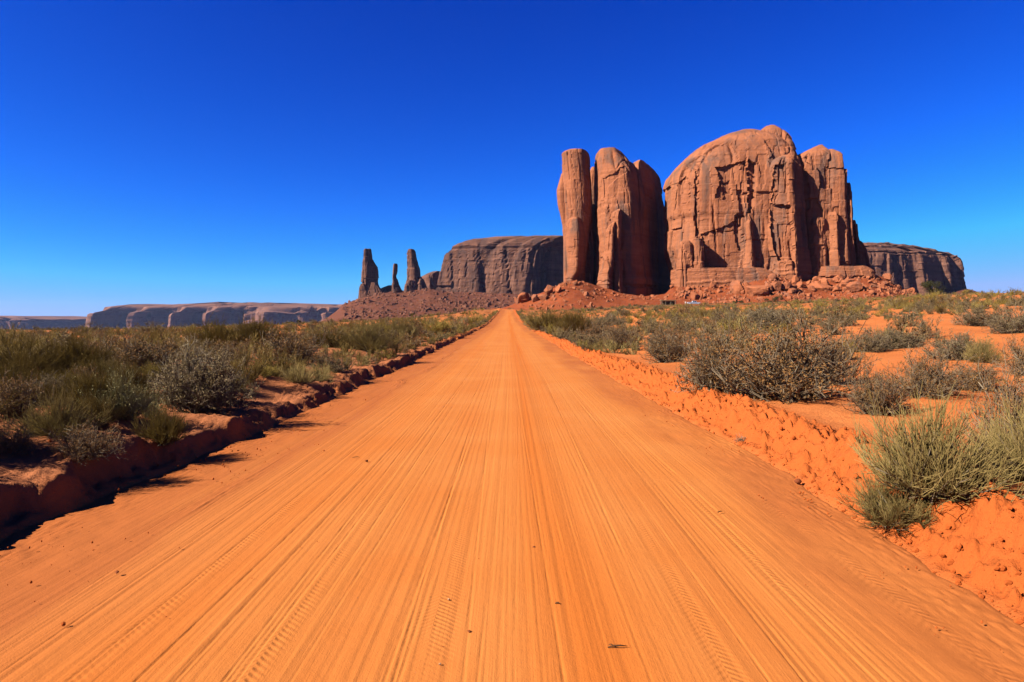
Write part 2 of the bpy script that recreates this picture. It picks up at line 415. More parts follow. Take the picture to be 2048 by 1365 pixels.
BOX = [(-1, -.55), (-.8, -.95), (0, -1), (.8, -.95), (1, -.55), (1, .55), (.8, .95), (0, 1), (-.8, .95), (-1, .55)]
def rounded(poly, it=2, n=200):
    p = np.array(poly, float)
    for _ in range(it):
        q = np.roll(p, -1, 0); p = np.stack([.75*p+.25*q, .25*p+.75*q], 1).reshape(-1, 2)
    q = np.vstack([p, p[:1]]); s = np.concatenate([[0], np.cumsum(np.linalg.norm(np.diff(q, axis=0), axis=1))])
    tt = np.linspace(0, s[-1], n, endpoint=False)
    r = np.stack([np.interp(tt, s, q[:, 0]), np.interp(tt, s, q[:, 1])], -1)
    r[:, 0] = (r[:, 0]-r[:, 0].min())/(r[:, 0].max()-r[:, 0].min())*2-1
    return r
def inpoly(x, y, poly):
    c = np.zeros(x.shape, bool); n = len(poly)
    for i in range(n):
        x1, y1 = poly[i]; x2, y2 = poly[(i+1) % n]
        if y1 == y2: continue
        m = ((y1 > y) != (y2 > y)) & (x < (x2-x1)*(y-y1)/(y2-y1)+x1); c ^= m
    return c
def rough_rock(v, n, sc, amp, seed, zb, ledge_h, slab=1.0, topz=None, cap=0):
    """relief of joints, slabs, flutes and base ledges, along the normal"""
    x, y, z = v[:, 0]/sc, v[:, 1]/sc, v[:, 2]/sc
    wx, wz = 1.6*fbm(x/9, y/9, z/9, seed, 3), 2.2*fbm(x/8, y/8, z/14, seed+5, 3)
    o_ = np.zeros_like(x)
    ln, wj = .10*z, .5*fbm(x/5, y/5, z/7, seed+3, 3)
    f1, f2, c1 = voro((x+.5*wx+ln+wj)/13, (y+.5*wx+wj)/13, o_+.5, seed+9)          # upright joints
    g1, g2, c2 = voro((x+.4*wx+wj)/4.2, (y+.4*wx+wj)/4.2, o_+.5, seed+23)
    l1 = np.floor((z+.25*wz+.8*wj)/25+c1*9).astype(np.int64); l2 = np.floor((z+.8*wj)/11+c2*9).astype(np.int64)
    c1 = _h((c1*9973).astype(np.int64), l1, np.int64(1), seed); c2 = _h((c2*9973).astype(np.int64), l2, np.int64(2), seed)
    on1 = sstep(-.1, .4, vn(x/9, y/9, z/26, seed+13)); on2 = sstep(0, .5, vn(x/6, y/6, z/12, seed+14))
    steep = 1-np.clip(n[:, 2], 0, 1)**2
    d = slab*steep*(2.0*(c1-.5) + .75*(c2-.5) - 1.7*on1*np.exp(-((f2-f1)/.05)**2) - .6*on2*np.exp(-((g2-g1)/.10)**2))
    d += 1.1*fbm(x/22, y/22, z/60, seed+31, 2) + .20*fbm(x/2.4, y/2.4, z/2.4, seed+37, 4)
    fl = 1-np.abs(vn(x/4.6, y/4.6, z/55, seed+41)); d += steep*slab*(.45 if sc >= 1 else .22)*(fl**2-.5)
    bed = _h(np.floor(z/1.7+.5*vn(x/7, y/7, s=seed+51)).astype(np.int64), np.int64(3), np.int64(5), seed)
    zz = (v[:, 2]-zb)/sc
    lm = sstep(ledge_h, ledge_h*.75, zz) if ledge_h > 0 else 0.0
    if cap: bed = np.where(v[:, 2] > topz-cap, _h(np.floor(z/1.9+.4*vn(x/15, y/15, s=seed+52)).astype(np.int64), np.int64(3), np.int64(5), seed), bed); lm = lm + sstep(topz-cap, topz-cap*.9, v[:, 2])*1.5
    d = d*(1-.35*lm) + lm*(1.3*(bed-.35)) + .16*(bed-.5)
    if topz is not None and not cap:
        d = d*(1-.45*sstep(topz-6*sc, topz-1*sc, v[:, 2]))
    return v + n*(d*amp*sc)[:, None]
class Rock:
    """one formation: several lofted columns growing into each other, in one mesh"""
    def __init__(s, mat): s.v, s.mat = [], mat
    def column(s, rws, D, depth, plan=BOX, res=.55, sc=1.0, amp=1.0, seed=0, rot=0.0, bot=40.0, carve=(), ledge=0.0, slab=1.0, dexp=.6, rnd=2, dprof=None, cap=0, part='column', straight=None, zv=-.72):
        rws = sorted(rws); ry = np.array([r[0] for r in rws], float)
        xa = np.array([r[1] for r in rws], float); xb = np.array([r[2] for r in rws], float)
        ztop = P(1024., ry[0], D)[2]; zbot = P(1024., ry[-1], D)[2]
        nz = max(8, int((ztop-zbot)/res)); yg = np.linspace(ry[0], ry[-1], nz)
        # rows crowd towards the top so that domes stay round
        yg = ry[0] + (ry[-1]-ry[0])*(np.linspace(0, 1, nz)**1.12)
        L, Rr = np.interp(yg, ry, xa), np.interp(yg, ry, xb)
        k = 5; pad = lambda q: np.concatenate([np.full(k//2, q[0]), q, np.full(k//2, q[-1])])
        if nz > 20: L, Rr = np.convolve(pad(L), np.ones(k)/k, 'valid'), np.convolve(pad(Rr), np.ones(k)/k, 'valid')
        ax, az = ray(L, yg); bx, _ = ray(Rr, yg)
        XA, XB = ax*D, bx*D
        half = (XB-XA)/2; dep = depth*(half/half.max())**dexp
        if dprof is not None: dep = depth*np.interp(yg, *dprof)
        p0 = rounded(plan, rnd, 200); lv, rv = p0[p0[:, 0] < -.985, 1], p0[p0[:, 0] > .985, 1]
        vl = lv.max() if xa.mean() > 1024 else lv.min(); vr = rv.min() if xb.mean() > 1024 else rv.max()
        XA, XB = ax*(D+dep*vl), bx*(D+dep*vr)
        half, mid = (XB-XA)/2, (XA+XB)/2
        Z = CAM_H+az*(D+zv*dep)                              # the near edge is the one that shows against the sky
        per = 2*half.max()*1.3+2*depth*1.5
        ns = int(min(900, max(40, per/res)))
        pl = rounded(plan, rnd, ns)
        if rot:
            c, sn = math.cos(rot), math.sin(rot)
        X = mid[:, None]+half[:, None]*pl[None, :, 0]; Yy = D+dep[:, None]*pl[None, :, 1]
        if straight:                                          # upper slope runs straight over the zigzag cliff
            vt = np.where(pl[:, 1] < -.5, -1.0, pl[:, 1]); b_ = np.interp(yg, *straight)[:, None]
            Yy = D+dep[:, None]*(pl[None, :, 1]*(1-b_)+vt[None]*b_)
        if rot: Yy = Yy + math.tan(rot)*(X-mid[:, None])
        # extra skirt below
        Zg = np.broadcast_to(Z[:, None], X.shape)
        V = np.stack([X, Yy, Zg], -1)
        sk = V[-1:].copy(); sk[..., 2] -= bot; V = np.concatenate([V, sk], 0)
        du = np.roll(V, -1, 1)-np.roll(V, 1, 1); dv = np.gradient(V, axis=0)
        N = np.cross(dv, du); N /= np.linalg.norm(N, axis=-1, keepdims=True)+1e-9
        cen = np.array([0, 0, 0.0]); out = np.stack([X.mean(1), Yy.mean(1)], -1); out = np.vstack([out, out[-1:]])
        sgn = np.sign(((V[..., :2]-out[:, None])*N[..., :2]).sum(-1).mean())
        N *= sgn
        Vf, Nf = V.reshape(-1, 3), N.reshape(-1, 3)
        se = min(1.0, max(.45, depth/22)) if sc == 1.0 else sc            # slim columns split into smaller blocks
        W = rough_rock(Vf, Nf, se, amp*(1.15 if se < 1 else 1.0), seed, zbot, ledge*sc/se, slab, Z[0], cap)
        if carve:
            qx, qy = project(Vf + np.array([0, 0, 0]))
            jx, jy = 2.0*vn(qx/7, qy/7, s=seed+71), 2.0*vn(qx/7, qy/7, s=seed+72)
            face = Nf[:, 1] < -.15
            for poly, dd in carve:
                m = inpoly(qx+jx, qy+jy, poly) & face; W[m, 1] += dd
        nr = V.shape[0]
        f = grid_faces(nr, ns, True)
        top = W[:ns].mean(0); top[2] = W[:ns, 2].mean() + .2*sc
        tri = np.array([[len(W), (j+1) % ns, j] for j in range(ns)])
        W = np.vstack([W, top])
        s.v.append((W, f, tri, part))
        return s
    def build(s, name):
        allv = np.concatenate([w[0] for w in s.v])
        if len(s.v) == 1:
            W, f, t, _ = s.v[0]; return link(name, mesh_np(name, W, [f[:, ::-1], t[:, ::-1]], False, [s.mat]))
        base = np.array([allv[:, 0].mean(), allv[:, 1].mean(), allv[:, 2].min()])
        root = empty(name, base)
        for W, f, t, part in s.v: link(part, mesh_np(part, W-base, [f[:, ::-1], t[:, ::-1]], False, [s.mat]), root)
        return root

DB = 395.0                                                  # distance of the great butte
r = Rock(M_rock)
r.column([(261, 1478, 1502), (264, 1448, 1520), (273, 1417, 1545), (284, 1389, 1560), (301, 1367, 1575), (318, 1350, 1583), (338, 1335, 1588), (353, 1331, 1590), (390, 1330, 1592), (426, 1328, 1594), (432, 1332, 1594), (493, 1328, 1600), (544, 1342, 1610), (575, 1347, 1615)],
    DB, 30, [(-1, -.45), (-.72, -.95), (.1, -1), (.9, -.95), (1, -.4), (1, .6), (.5, 1), (-.5, 1), (-1, .5)], seed=101, rot=-.10, ledge=9, part='dome',
    carve=[([(1432, 334), (1450, 331), (1492, 322), (1497, 345), (1498, 408), (1470, 402), (1450, 402), (1432, 396), (1440, 360)], 1.7),
           ([(1447, 366), (1460, 360), (1466, 395), (1470, 402), (1450, 402)], .9),
           ([(1495, 318), (1513, 330), (1511, 380), (1505, 425), (1496, 425), (1499, 380)], 3.2),
           ([(1358, 366), (1368, 352), (1384, 372), (1378, 385), (1380, 400), (1352, 420), (1354, 390)], 1.5),
           ([(1376, 320), (1390, 340), (1390, 475), (1394, 475), (1398, 400), (1394, 350)], 1.6),
           ([(1420, 462), (1452, 452), (1470, 440), (1478, 428), (1482, 520), (1478, 535), (1424, 535), (1402, 470)], 1.3),
           ([(1403, 482), (1409, 485), (1410, 540), (1405, 540)], 1.5),
           ([(1468, 430), (1482, 425), (1485, 500), (1478, 500), (1470, 470)], 1.5)])
r.column([(253, 1518, 1542), (257, 1506, 1551), (264, 1501, 1561), (273, 1499, 1568), (291, 1496, 1578), (306, 1494, 1581), (345, 1494, 1583), (420, 1494, 1583)], DB+1, 23, seed=111, rot=-.08, part='dome_cap',
    carve=[([(1510, 300), (1530, 290), (1560, 300), (1582, 305), (1560, 312), (1530, 320), (1512, 330)], 2.0)])
r.column([(311, 1544, 1580), (315, 1529, 1582), (322, 1520, 1582), (333, 1512, 1582), (373, 1510, 1584), (424, 1504, 1588), (487, 1507, 1590), (530, 1513, 1592), (560, 1515, 1594)], DB-22, 15,
    [(-1, -.2), (-.75, -.8), (.2, -1), (.92, -1), (1, -.8), (1, 1), (-1, 1)], seed=121, rot=-.12, ledge=5, rnd=1,
    carve=[([(1551, 330), (1575, 324), (1578, 380), (1578, 408), (1542, 404), (1547, 370)], 1.8),
           ([(1538, 408), (1580, 410), (1590, 470), (1592, 520), (1556, 522), (1546, 490)], 3.0),
           ([(1526, 440), (1538, 438), (1540, 453), (1526, 455)], .9)])
r.column([(291, 1622, 1640), (296, 1606, 1642), (303, 1578, 1646), (313, 1566, 1650), (340, 1564, 1652), (420, 1566, 1660), (500, 1570, 1664), (560, 1570, 1664)], DB-9, 20, seed=131, rot=-.12, ledge=6,
    carve=[([(1596, 345), (1612, 338), (1618, 370), (1620, 420), (1602, 425), (1598, 390)], 2.2), ([(1590, 400), (1604, 380), (1606, 430), (1592, 440)], 1.8)])
r.column([(301, 1634, 1655), (304, 1628, 1664), (310, 1625, 1671), (317, 1624, 1676), (330, 1622, 1679), (364, 1618, 1679), (420, 1616, 1678), (500, 1614, 1684), (560, 1612, 1688)], DB-17, 15,
    [(-1, -.4), (-.6, -.9), (.3, -1), (.6, -.9), (1, -.1), (1, 1), (-1, 1)], seed=141, rot=-.12, ledge=6, rnd=1,
    carve=[([(1616, 352), (1632, 345), (1640, 352), (1630, 372), (1626, 400), (1616, 410)], 1.8), ([(1628, 412), (1650, 408), (1652, 420), (1630, 424)], -1.2)])
r.column([(367, 1675, 1693), (369, 1674, 1695), (374, 1673, 1696), (438, 1672, 1697), (500, 1670, 1702), (560, 1668, 1706)], DB-6, 11, seed=151)
r.column([(393, 1679, 1684), (396, 1677, 1690), (402, 1674, 1694), (430, 1671, 1695), (500, 1673, 1697), (530, 1676, 1697), (560, 1675, 1700)], DB-22, 8,
    [(-1, -.5), (-.2, -1), (.2, -.9), (1, .2), (1, 1), (-1, 1)], seed=155, rnd=1, ledge=7)
r.column([(441, 1689, 1705), (443, 1689, 1707), (476, 1688, 1711), (487, 1688, 1717), (504, 1688, 1726), (530, 1688, 1729), (538, 1686, 1738), (565, 1686, 1744)], DB-3, 14, seed=161, ledge=6)
r.column([(430, 1591, 1606), (433, 1589, 1609), (450, 1588, 1610), (480, 1588, 1611), (530, 1589, 1612), (560, 1588, 1612)], DB-20, 6, seed=171, part='buttress', ledge=5)
r.column([(444, 1607, 1613), (449, 1606, 1614), (500, 1606, 1616), (540, 1606, 1617)], DB-22, 4, seed=176, part='buttress')
r.column([(436, 1620, 1646), (439, 1616, 1648), (447, 1615, 1649), (454, 1615, 1649), (457, 1619, 1648), (490, 1615, 1650), (530, 1614, 1650), (560, 1612, 1650)], DB-25, 6, seed=181, part='buttress', ledge=6)
r.column([(424, 1650, 1667), (427, 1645, 1670), (440, 1644, 1671), (480, 1645, 1671), (530, 1647, 1674), (560, 1647, 1676)], DB-27, 7, [(-1, -.4), (-.2, -1), (.3, -.95), (1, .1), (1, 1), (-1, 1)], seed=186, part='buttress', rnd=1, ledge=6)
r.column([(427, 1494, 1496), (440, 1487, 1503), (447, 1484, 1506), (458, 1484, 1507), (480, 1485, 1507), (530, 1480, 1511), (560, 1478, 1514)], DB-28, 6, [(-1, -.6), (-.3, -1), (.3, -.9), (1, .1), (1, 1), (-1, 1)], seed=191, part='buttress', ledge=8, rnd=1)
r.column([(478, 1383, 1403), (480, 1381, 1405), (500, 1381, 1406), (530, 1381, 1408), (560, 1380, 1409)], DB-29, 5, [(-1, -.7), (-.3, -1), (.5, -.95), (1, .0), (1, 1), (-1, 1)], seed=195, part='buttress', rnd=1)
r.column([(482, 1360, 1378), (487, 1356, 1384), (530, 1352, 1386), (560, 1350, 1386)], DB-28, 5, seed=197, part='buttress')
r.column([(537, 1343, 1520), (541, 1340, 1540), (556, 1341, 1560), (569, 1343, 1570), (590, 1343, 1580)], DB-21, 17, seed=201, part='plinth', rot=-.07, ledge=30, slab=.5, res=.6)
r.column([(533, 1615, 1722), (537, 1612, 1738), (553, 1611, 1742), (580, 1611, 1746)], DB-22, 15, seed=206, part='plinth', rot=-.1, ledge=30, slab=.8, res=.6)
tag(r.build("butte"), "massive domed red sandstone butte, largest and farthest right of the tall rocks", "butte")

DW = DB+20
r = Rock(M_rock)                                            # the broad tower in its own shadow
PROW = [(-1, .6), (-1, -.55), (-.9, -.85), (-.45, -1.0), (-.08, -1.05), (.25, -.6), (1, .75), (.9, 1), (-.6, 1)]
r.column([(297, 1197, 1245), (299, 1192, 1250), (303, 1190, 1254), (309, 1189, 1260), (325, 1188, 1282), (340, 1188, 1292), (406, 1188, 1306), (494, 1190, 1314), (541, 1191, 1320), (580, 1190, 1324)], DW-6, 24, PROW, seed=211, part='tower_face', ledge=7, rnd=2, slab=.55, dprof=([297, 303, 312, 345, 420, 580], [.40, .52, .62, .85, 1, 1]),
    carve=[([(1206, 356), (1232, 345), (1250, 330), (1255, 345), (1232, 356), (1215, 375), (1208, 395)], .8)])
r.column([(334, 1262, 1304), (338, 1256, 1311), (349, 1250, 1319), (371, 1246, 1323), (406, 1244, 1328), (500, 1240, 1337), (580, 1236, 1346)], DW+10, 32, [(-1, -.3), (-.75, -.9), (-.5, -1), (1, .6), (.9, 1), (-.8, 1)], seed=215, part='tower_flank', zv=.25, rnd=2, slab=.5, dprof=([334, 340, 350, 380, 430, 580], [.5, .55, .65, .8, 1, 1]))
r.column([(418, 1236, 1243), (421, 1224, 1245), (430, 1220, 1244), (440, 1222, 1242), (500, 1222, 1244), (580, 1220, 1248)], DW-30, 6, [(-1, -.3), (-.1, -1), (.2, -.9), (1, .3), (1, 1), (-1, 1)], seed=221, part='buttress', rnd=1)
r.column([(444, 1226, 1230), (449, 1216, 1231), (460, 1212, 1231), (500, 1210, 1231), (540, 1200, 1230), (545, 1196, 1228), (580, 1193, 1228)], DW-32, 7, [(-1, -.3), (-.2, -1), (.2, -.9), (1, .4), (1, 1), (-1, 1)], seed=225, part='buttress', rnd=1, ledge=10)
r.column([(334, 1182, 1189), (340, 1178, 1193), (420, 1175, 1196), (580, 1172, 1200)], DW+14, 9, seed=228, part='buttress', slab=.6, res=.5)
tag(r.build("rock_tower"), "broad red rock tower with a black shadowed right face, between spire and domed butte", "rock tower")

r = Rock(M_rock)                                            # the slender spire
DT = DB+12
r.column([(299.5, 1128, 1176), (302, 1122, 1178), (311, 1123, 1179), (327, 1124, 1180), (347, 1125, 1182), (362, 1124, 1184), (406, 1126, 1186), (447, 1128, 1182), (494, 1131, 1176), (538, 1134, 1170), (580, 1131, 1172)], DT, 9,
    [(-1, -.2), (-.5, -.9), (.1, -1), (.5, -.85), (1, .2), (.9, 1), (-.7, 1)], seed=231, part='shaft', rnd=2, ledge=5, slab=.7, res=.42, amp=.8)
r.column([(347, 1122, 1132), (356, 1119, 1136), (377, 1113, 1138), (390, 1114, 1138), (406, 1115.5, 1138), (447, 1124, 1140), (480, 1127, 1140)], DT+3, 7, seed=235, part='buttress', slab=.6, res=.42, amp=.6)
r.column([(435, 1140, 1164), (438, 1135, 1169), (447, 1132, 1174), (470, 1131, 1178), (485, 1132, 1178), (514, 1134, 1172), (544, 1135, 1168), (556, 1130, 1156), (580, 1128, 1156)], DT-7, 8,
    [(-1, -.2), (-.5, -.8), (-.05, -1), (.25, -.7), (1, .5), (.9, 1), (-.8, 1)], seed=241, part='buttress', rnd=1, ledge=8, slab=.6, res=.42, amp=.8)
r.column([(407, 1178, 1184), (411, 1171, 1187), (425, 1167, 1189), (470, 1176, 1189), (500, 1180, 1190), (560, 1178, 1190)], DT+6, 6, [(-1, -.5), (-.4, -1), (.1, -.9), (1, .4), (1, 1), (-1, 1)], seed=245, part='buttress', rnd=1, slab=.6, res=.42, amp=.7)
r.column([(476, 1176, 1186), (484, 1172, 1192), (520, 1168, 1194), (580, 1166, 1196)], DT+14, 5, seed=248, part='buttress', slab=.6, res=.5)
tag(r.build("rock_spire"), "tall slender red rock spire just left of the broad shadowed tower", "rock spire")

# the three thin spires on their ridge, the mesas behind
DS = 1255.0
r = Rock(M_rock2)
r.column([(497.5, 730, 741), (500, 727.5, 743), (511, 727, 744), (523, 726, 747), (530, 726, 751), (532, 726, 754), (555, 724.5, 755), (570, 724, 758), (585, 720, 766), (600, 716, 772)], DS, 16, [(-1, .1), (-.6, -.8), (-.3, -1), (1, .3), (.8, 1), (-.7, 1)], res=1.2, sc=1.6, seed=301, part='shaft', rnd=1, slab=1.1, amp=1.2)
r.column([(568, 722, 728), (576, 718, 734), (602, 715, 742)], DS-12, 9, res=1.3, sc=1.4, seed=303, part='buttress')
r.column([(565, 742, 750), (580, 736, 764), (600, 730, 772)], DS-14, 9, res=1.3, sc=1.4, seed=304, part='buttress')
tag(r.build("rock_spire"), "thick dark rock spire, leftmost of the three far thin spires", "rock spire", "three thin spires on the far ridge")
r = Rock(M_rock2)
r.column([(527.5, 788, 794.5), (530, 787, 795), (540, 786, 795), (548, 785, 795), (551, 785, 793), (560, 784.5, 795), (572, 783, 799), (582, 783, 805), (598, 782, 812)], DS, 9, [(-1, .1), (-.6, -.8), (-.3, -1), (1, .3), (.8, 1), (-.7, 1)], res=1.0, sc=1.0, seed=311, rnd=1, slab=1.0, amp=1.1)
tag(r.build("rock_spire"), "short needle thin rock spire, middle of the three far spires", "rock spire", "three thin spires on the far ridge")
r = Rock(M_rock2)
r.column([(498.5, 818, 828), (501, 815, 831), (511, 813.5, 833), (523, 813, 836), (538, 813, 842), (555, 814, 843), (567, 812, 846), (600, 808, 858)], DS, 16, [(-1, -.1), (-.7, -.8), (-.1, -1), (.3, -.9), (1, .2), (.8, 1), (-.7, 1)], res=1.2, sc=1.5, seed=321, part='shaft', rnd=1, slab=1.1, amp=1.2)
r.column([(561, 818, 826), (567, 811, 834), (598, 807, 840)], DS-16, 9, [(-1, -.1), (-.6, -1), (1, .3), (1, 1), (-1, 1)], res=1.2, sc=1.3, seed=323, part='buttress', rnd=1)
r.column([(558, 840, 846), (566, 836, 852), (594, 832, 862)], DS-16, 9, [(-1, -.1), (-.4, -1), (1, .3), (1, 1), (-1, 1)], res=1.2, sc=1.3, seed=325, part='buttress', rnd=1)
tag(r.build("rock_spire"), "broad shouldered rock spire, rightmost of the three far spires beside the mesa", "rock spire", "three thin spires on the far ridge")
r = Rock(M_rock2)
r.column([(571, 776, 786), (576, 762, 792), (583, 758, 812), (600, 750, 880)], DS+20, 14, res=1.6, sc=1.5, seed=331)
tag(r.build("rock_ridge"), "low jagged rock ridge joining the three far spires", "rock ridge")

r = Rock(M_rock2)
MA = [(-1, .6), (-1, -.70), (-.95, -.74), (-.86, -.80), (-.74, -.88), (-.66, -.85), (-.60, -.93), (-.47, -.94), (-.44, -.98), (-.36, -1), (-.33, -.94), (-.31, -.98), (-.22, -.72), (-.18, -.74), (-.1, -.55), (.1, -.35), (.3, -.5), (1, -.2), (1, 1), (-.8, 1)]
r.column([(475.3, 1010, 1395), (476, 962, 1398), (479, 948, 1398), (480, 940, 1400), (483, 938, 1400), (484, 924, 1400), (487, 921, 1401), (488, 911, 1401), (493, 908, 1402), (494.5, 900, 1402), (503, 896, 1403), (505, 890, 1403), (520, 886, 1404), (543, 880, 1406), (592, 872, 1408)], 1400, 95, MA, res=1.8, sc=2.6, amp=1.25, seed=401, part='cliff', rnd=0, slab=1.0, bot=60, cap=24, zv=-.9,
    dprof=([475, 476, 479, 480, 483, 484, 487, 488, 493, 494.5, 500, 590], [.84, .87, .875, .90, .905, .93, .935, .955, .96, .978, .985, 1.0]))
r.column([(543, 868, 900), (546, 852, 900), (551, 843, 900), (575, 840, 900), (595, 834, 900)], 1500, 60, [(-1, -.4), (-.2, -1), (.2, -.8), (1, 0), (1, 1), (-1, 1)], res=2.2, sc=2.5, seed=405, part='cliff', rnd=1)
tag(r.build("mesa"), "long brown flat topped mesa behind the three thin spires and the red spire", "mesa")
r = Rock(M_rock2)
MBp = [(-1, -1), (-.2, -1), (.1, -.85), (.15, -.9), (.45, -.62), (.5, -.66), (.75, -.3), (.8, -.34), (1, .15), (.9, 1), (-1, 1)]
r.column([(490.5, 1500, 1822), (491.5, 1500, 1830), (494, 1500, 1833), (495, 1498, 1851), (498, 1497, 1855), (499, 1497, 1872), (503, 1496, 1876), (505, 1496, 1902), (511, 1495, 1907), (518, 1494, 1913), (540, 1493, 1918), (570, 1492, 1927), (590, 1491, 1931)], 1560, 170, MBp, res=2.0, sc=2.8, amp=1.25, seed=411, rnd=0, slab=1.0, bot=60, cap=24, zv=-.5,
    dprof=([490, 491.5, 494, 495, 498, 499, 503, 505, 512, 514, 590], [.82, .85, .855, .88, .885, .91, .915, .94, .95, .975, 1.0]))
tag(r.build("mesa"), "dark shaded mesa beyond the right end of the domed butte", "mesa")
DL = 5000.0
def zig(seed, n, a, wide):
    """plan front of wide faces turned away from the sun and short lit ones"""
    q = np.random.default_rng(seed); u = -1.0; pts = []
    while u < .98:
        w = q.uniform(.35, 2.0)*wide; pts.append((u, -1+q.uniform(0, .1))); pts.append((u+w*.12, -1+.02)); pts.append((u+w*.27, -1-a*q.uniform(.6, 1.0)))
        pts.append((u+w*.32, -1-a*q.uniform(.8, 1.0))); pts.append((min(u+w*.9, .99), -1+a*q.uniform(.6, 1.3))); u += w
    return pts + [(1, 0), (1, 1), (-1, 1), (-1, 0)]
r = Rock(M_rock3)
DP = ([600, 633, 635, 636, 638.5, 639.5, 642, 643, 690], [.80, .82, .87, .90, .91, .95, .96, 1.0, 1.0])
r.column([(632.3, -420, 130), (633.2, -460, 190), (636, -500, 205), (641, -505, 214), (650, -510, 222), (690, -520, 230)], DL+150, 420, zig(5, 7, .28, .16), res=9, sc=9, seed=501, part='cliff', amp=1.8, rnd=0, bot=100, slab=1.0, cap=45, dprof=DP, straight=([600, 637, 642, 690], [1, 1, 0, 0]))
DP2 = ([600, 607, 609, 613, 614, 618, 619, 624, 625, 690], [.72, .76, .81, .84, .88, .90, .94, .96, 1.0, 1.0])
r.column([(604.6, 470, 540), (606, 415, 600), (608, 395, 760), (612, 330, 900), (615, 232, 960), (618, 222, 970), (627, 190, 985), (690, 180, 990)], DL, 480, zig(8, 6, .28, .21), res=9, sc=9, seed=505, part='cliff', amp=1.8, rnd=0, bot=100, slab=1.0, cap=60, dprof=DP2, straight=([600, 617, 625, 690], [1, 1, 0, 0]))
tag(r.build("mesa"), "low distant mesa with purple shadowed cliffs along the left horizon", "mesa")

# ------------------------------------------------------------------ talus slopes
def talus_mat(name, soil, soil2, stone, sc):
    t = NT(name); g = t.n('ShaderNodeNewGeometry').outputs['Position']
    a = t.noise(g, .05/sc, 5); b = t.noise(g, .55/sc, 5, .65)
    vo = t.n('ShaderNodeTexVoronoi', {'Vector': g, 'Scale': .38/sc}, feature='F1').outputs['Color']
    c = t.mix(t.ramp(a, [(.35, 0), (.65, 1)]), soil, soil2)
    c = t.mix(t.math('MULTIPLY', t.ramp(b, [(.5, 0), (.62, 1)]), .7), c, stone)
    veg = t.ramp(t.noise(g, .9/sc, 3, .5), [(.66, 0), (.72, .8)])
    c = t.mix(veg, c, (.075, .07, .03))
    nb = t.bump(t.noise(g, .7/sc, 7, .7), 1.1*sc, .6)
    t.bsdf(c, .95, nb, .05); return t.m
M_talus = talus_mat("red_talus", (.20, .044, .015), (.27, .064, .021), (.22, .07, .032), 1.0)
M_talus2 = talus_mat("brown_talus", (.115, .036, .018), (.14, .047, .024), (.11, .048, .031), 3.0)
_tx = [1000, 1030, 1060, 1100, 1125, 1150, 1175, 1200, 1240, 1290, 1330, 1345, 1400, 1480, 1525, 1560, 1590, 1620, 1670, 1700, 1740, 1770, 1800, 1840, 1900]
_ty = [620, 608, 594, 581, 568, 563, 566, 575, 587, 592, 588, 573, 569, 564, 550, 541, 544, 553, 557, 553, 548, 559, 577, 596, 606]
def talus_near(X, Y):
    px = 1024 + FPX*X/np.maximum(Y, 1)
    zf = P(px.ravel(), np.interp(px, _tx, _ty).ravel(), 366.0)[:, 2].reshape(px.shape)
    pl = plain(X, Y)
    k = 1.25
    t = np.clip((Y-308-6*vn(X/25, 0, s=61))/(366-308), 0, 1)
    t = np.where(t < 1, t**k, 1.0)
    z = pl + np.maximum(zf-pl, 0)*t - .8*(1-sstep(0, .08, t))
    f1, f2, cd = voro(X/4.2, Y/4.2, 0*X, 63)
    rub = sstep(.05, .3, t)*(.9*fbm(X/9, Y/9, s=64) + .8*(cd-.4)*np.exp(-(f1/.42)**4))
    return z + rub
gx = np.arange(-16, 262, .8); gy = np.arange(296, 420, .8)
TX, TY = np.meshgrid(gx, gy)
me = mesh_np("talus_slope", np.stack([TX, TY, talus_near(TX, TY)], -1).reshape(-1, 3), grid_faces(*TX.shape), True, [M_talus])
o = link("talus_slope", me); o['kind'] = 'structure'
_sx = [560, 640, 680, 700, 717, 760, 800, 860, 900, 940, 1000, 1060, 1150, 1300]
_sy = [672, 648, 618, 606, 600, 586, 587, 579, 585, 588, 589, 590, 592, 594]
def talus_far(X, Y):
    px = 1024 + FPX*X/np.maximum(Y, 1)
    zf = P(px.ravel(), np.interp(px, _sx, _sy).ravel(), 1255.0)[:, 2].reshape(px.shape)
    zb = np.interp(px, [560, 660, 720, 900, 1030, 1300], [-16, -12, -5, 2., 9, 14])
    t = np.clip((Y-860)/(1245-860), 0, 1)**1.15
    f1, f2, cd = voro(X/11, Y/11, 0*X, 66)
    return zb + np.maximum(zf-zb, -3)*t + sstep(0, .1, t)*(3.0*fbm(X/30, Y/30, s=67) + 3.2*(cd-.4)*np.exp(-(f1/.42)**4)) - 14*(1-sstep(0, .05, t))
gx = np.arange(-420, 290, 2.6); gy = np.arange(850, 1340, 2.6)
TX, TY = np.meshgrid(gx, gy)
me = mesh_np("talus_slope", np.stack([TX, TY, talus_far(TX, TY)], -1).reshape(-1, 3), grid_faces(*TX.shape), True, [M_talus2])
o = link("talus_slope", me); o['kind'] = 'structure'
def talus_b(X, Y):
    px = 1024 + FPX*X/Y
    zf = P(px.ravel(), np.interp(px, [1400, 1700, 1760, 1860, 1925, 1940, 1985, 2050], [590, 578, 580, 586, 578, 580, 596, 640]).ravel(), 1500.0)[:, 2].reshape(px.shape)
    t = np.clip((Y-1150)/(1480-1150), 0, 1)**1.2
    return -10 + (zf+10)*t + 2.5*fbm(X/25, Y/25, s=69)
gx = np.arange(380, 1150, 5.); gy = np.arange(1100, 1760, 5.)
TX, TY = np.meshgrid(gx, gy)
me = mesh_np("talus_slope", np.stack([TX, TY, talus_b(TX, TY)], -1).reshape(-1, 3), grid_faces(*TX.shape), True, [M_talus2])
o = link("talus_slope", me); o['kind'] = 'structure'

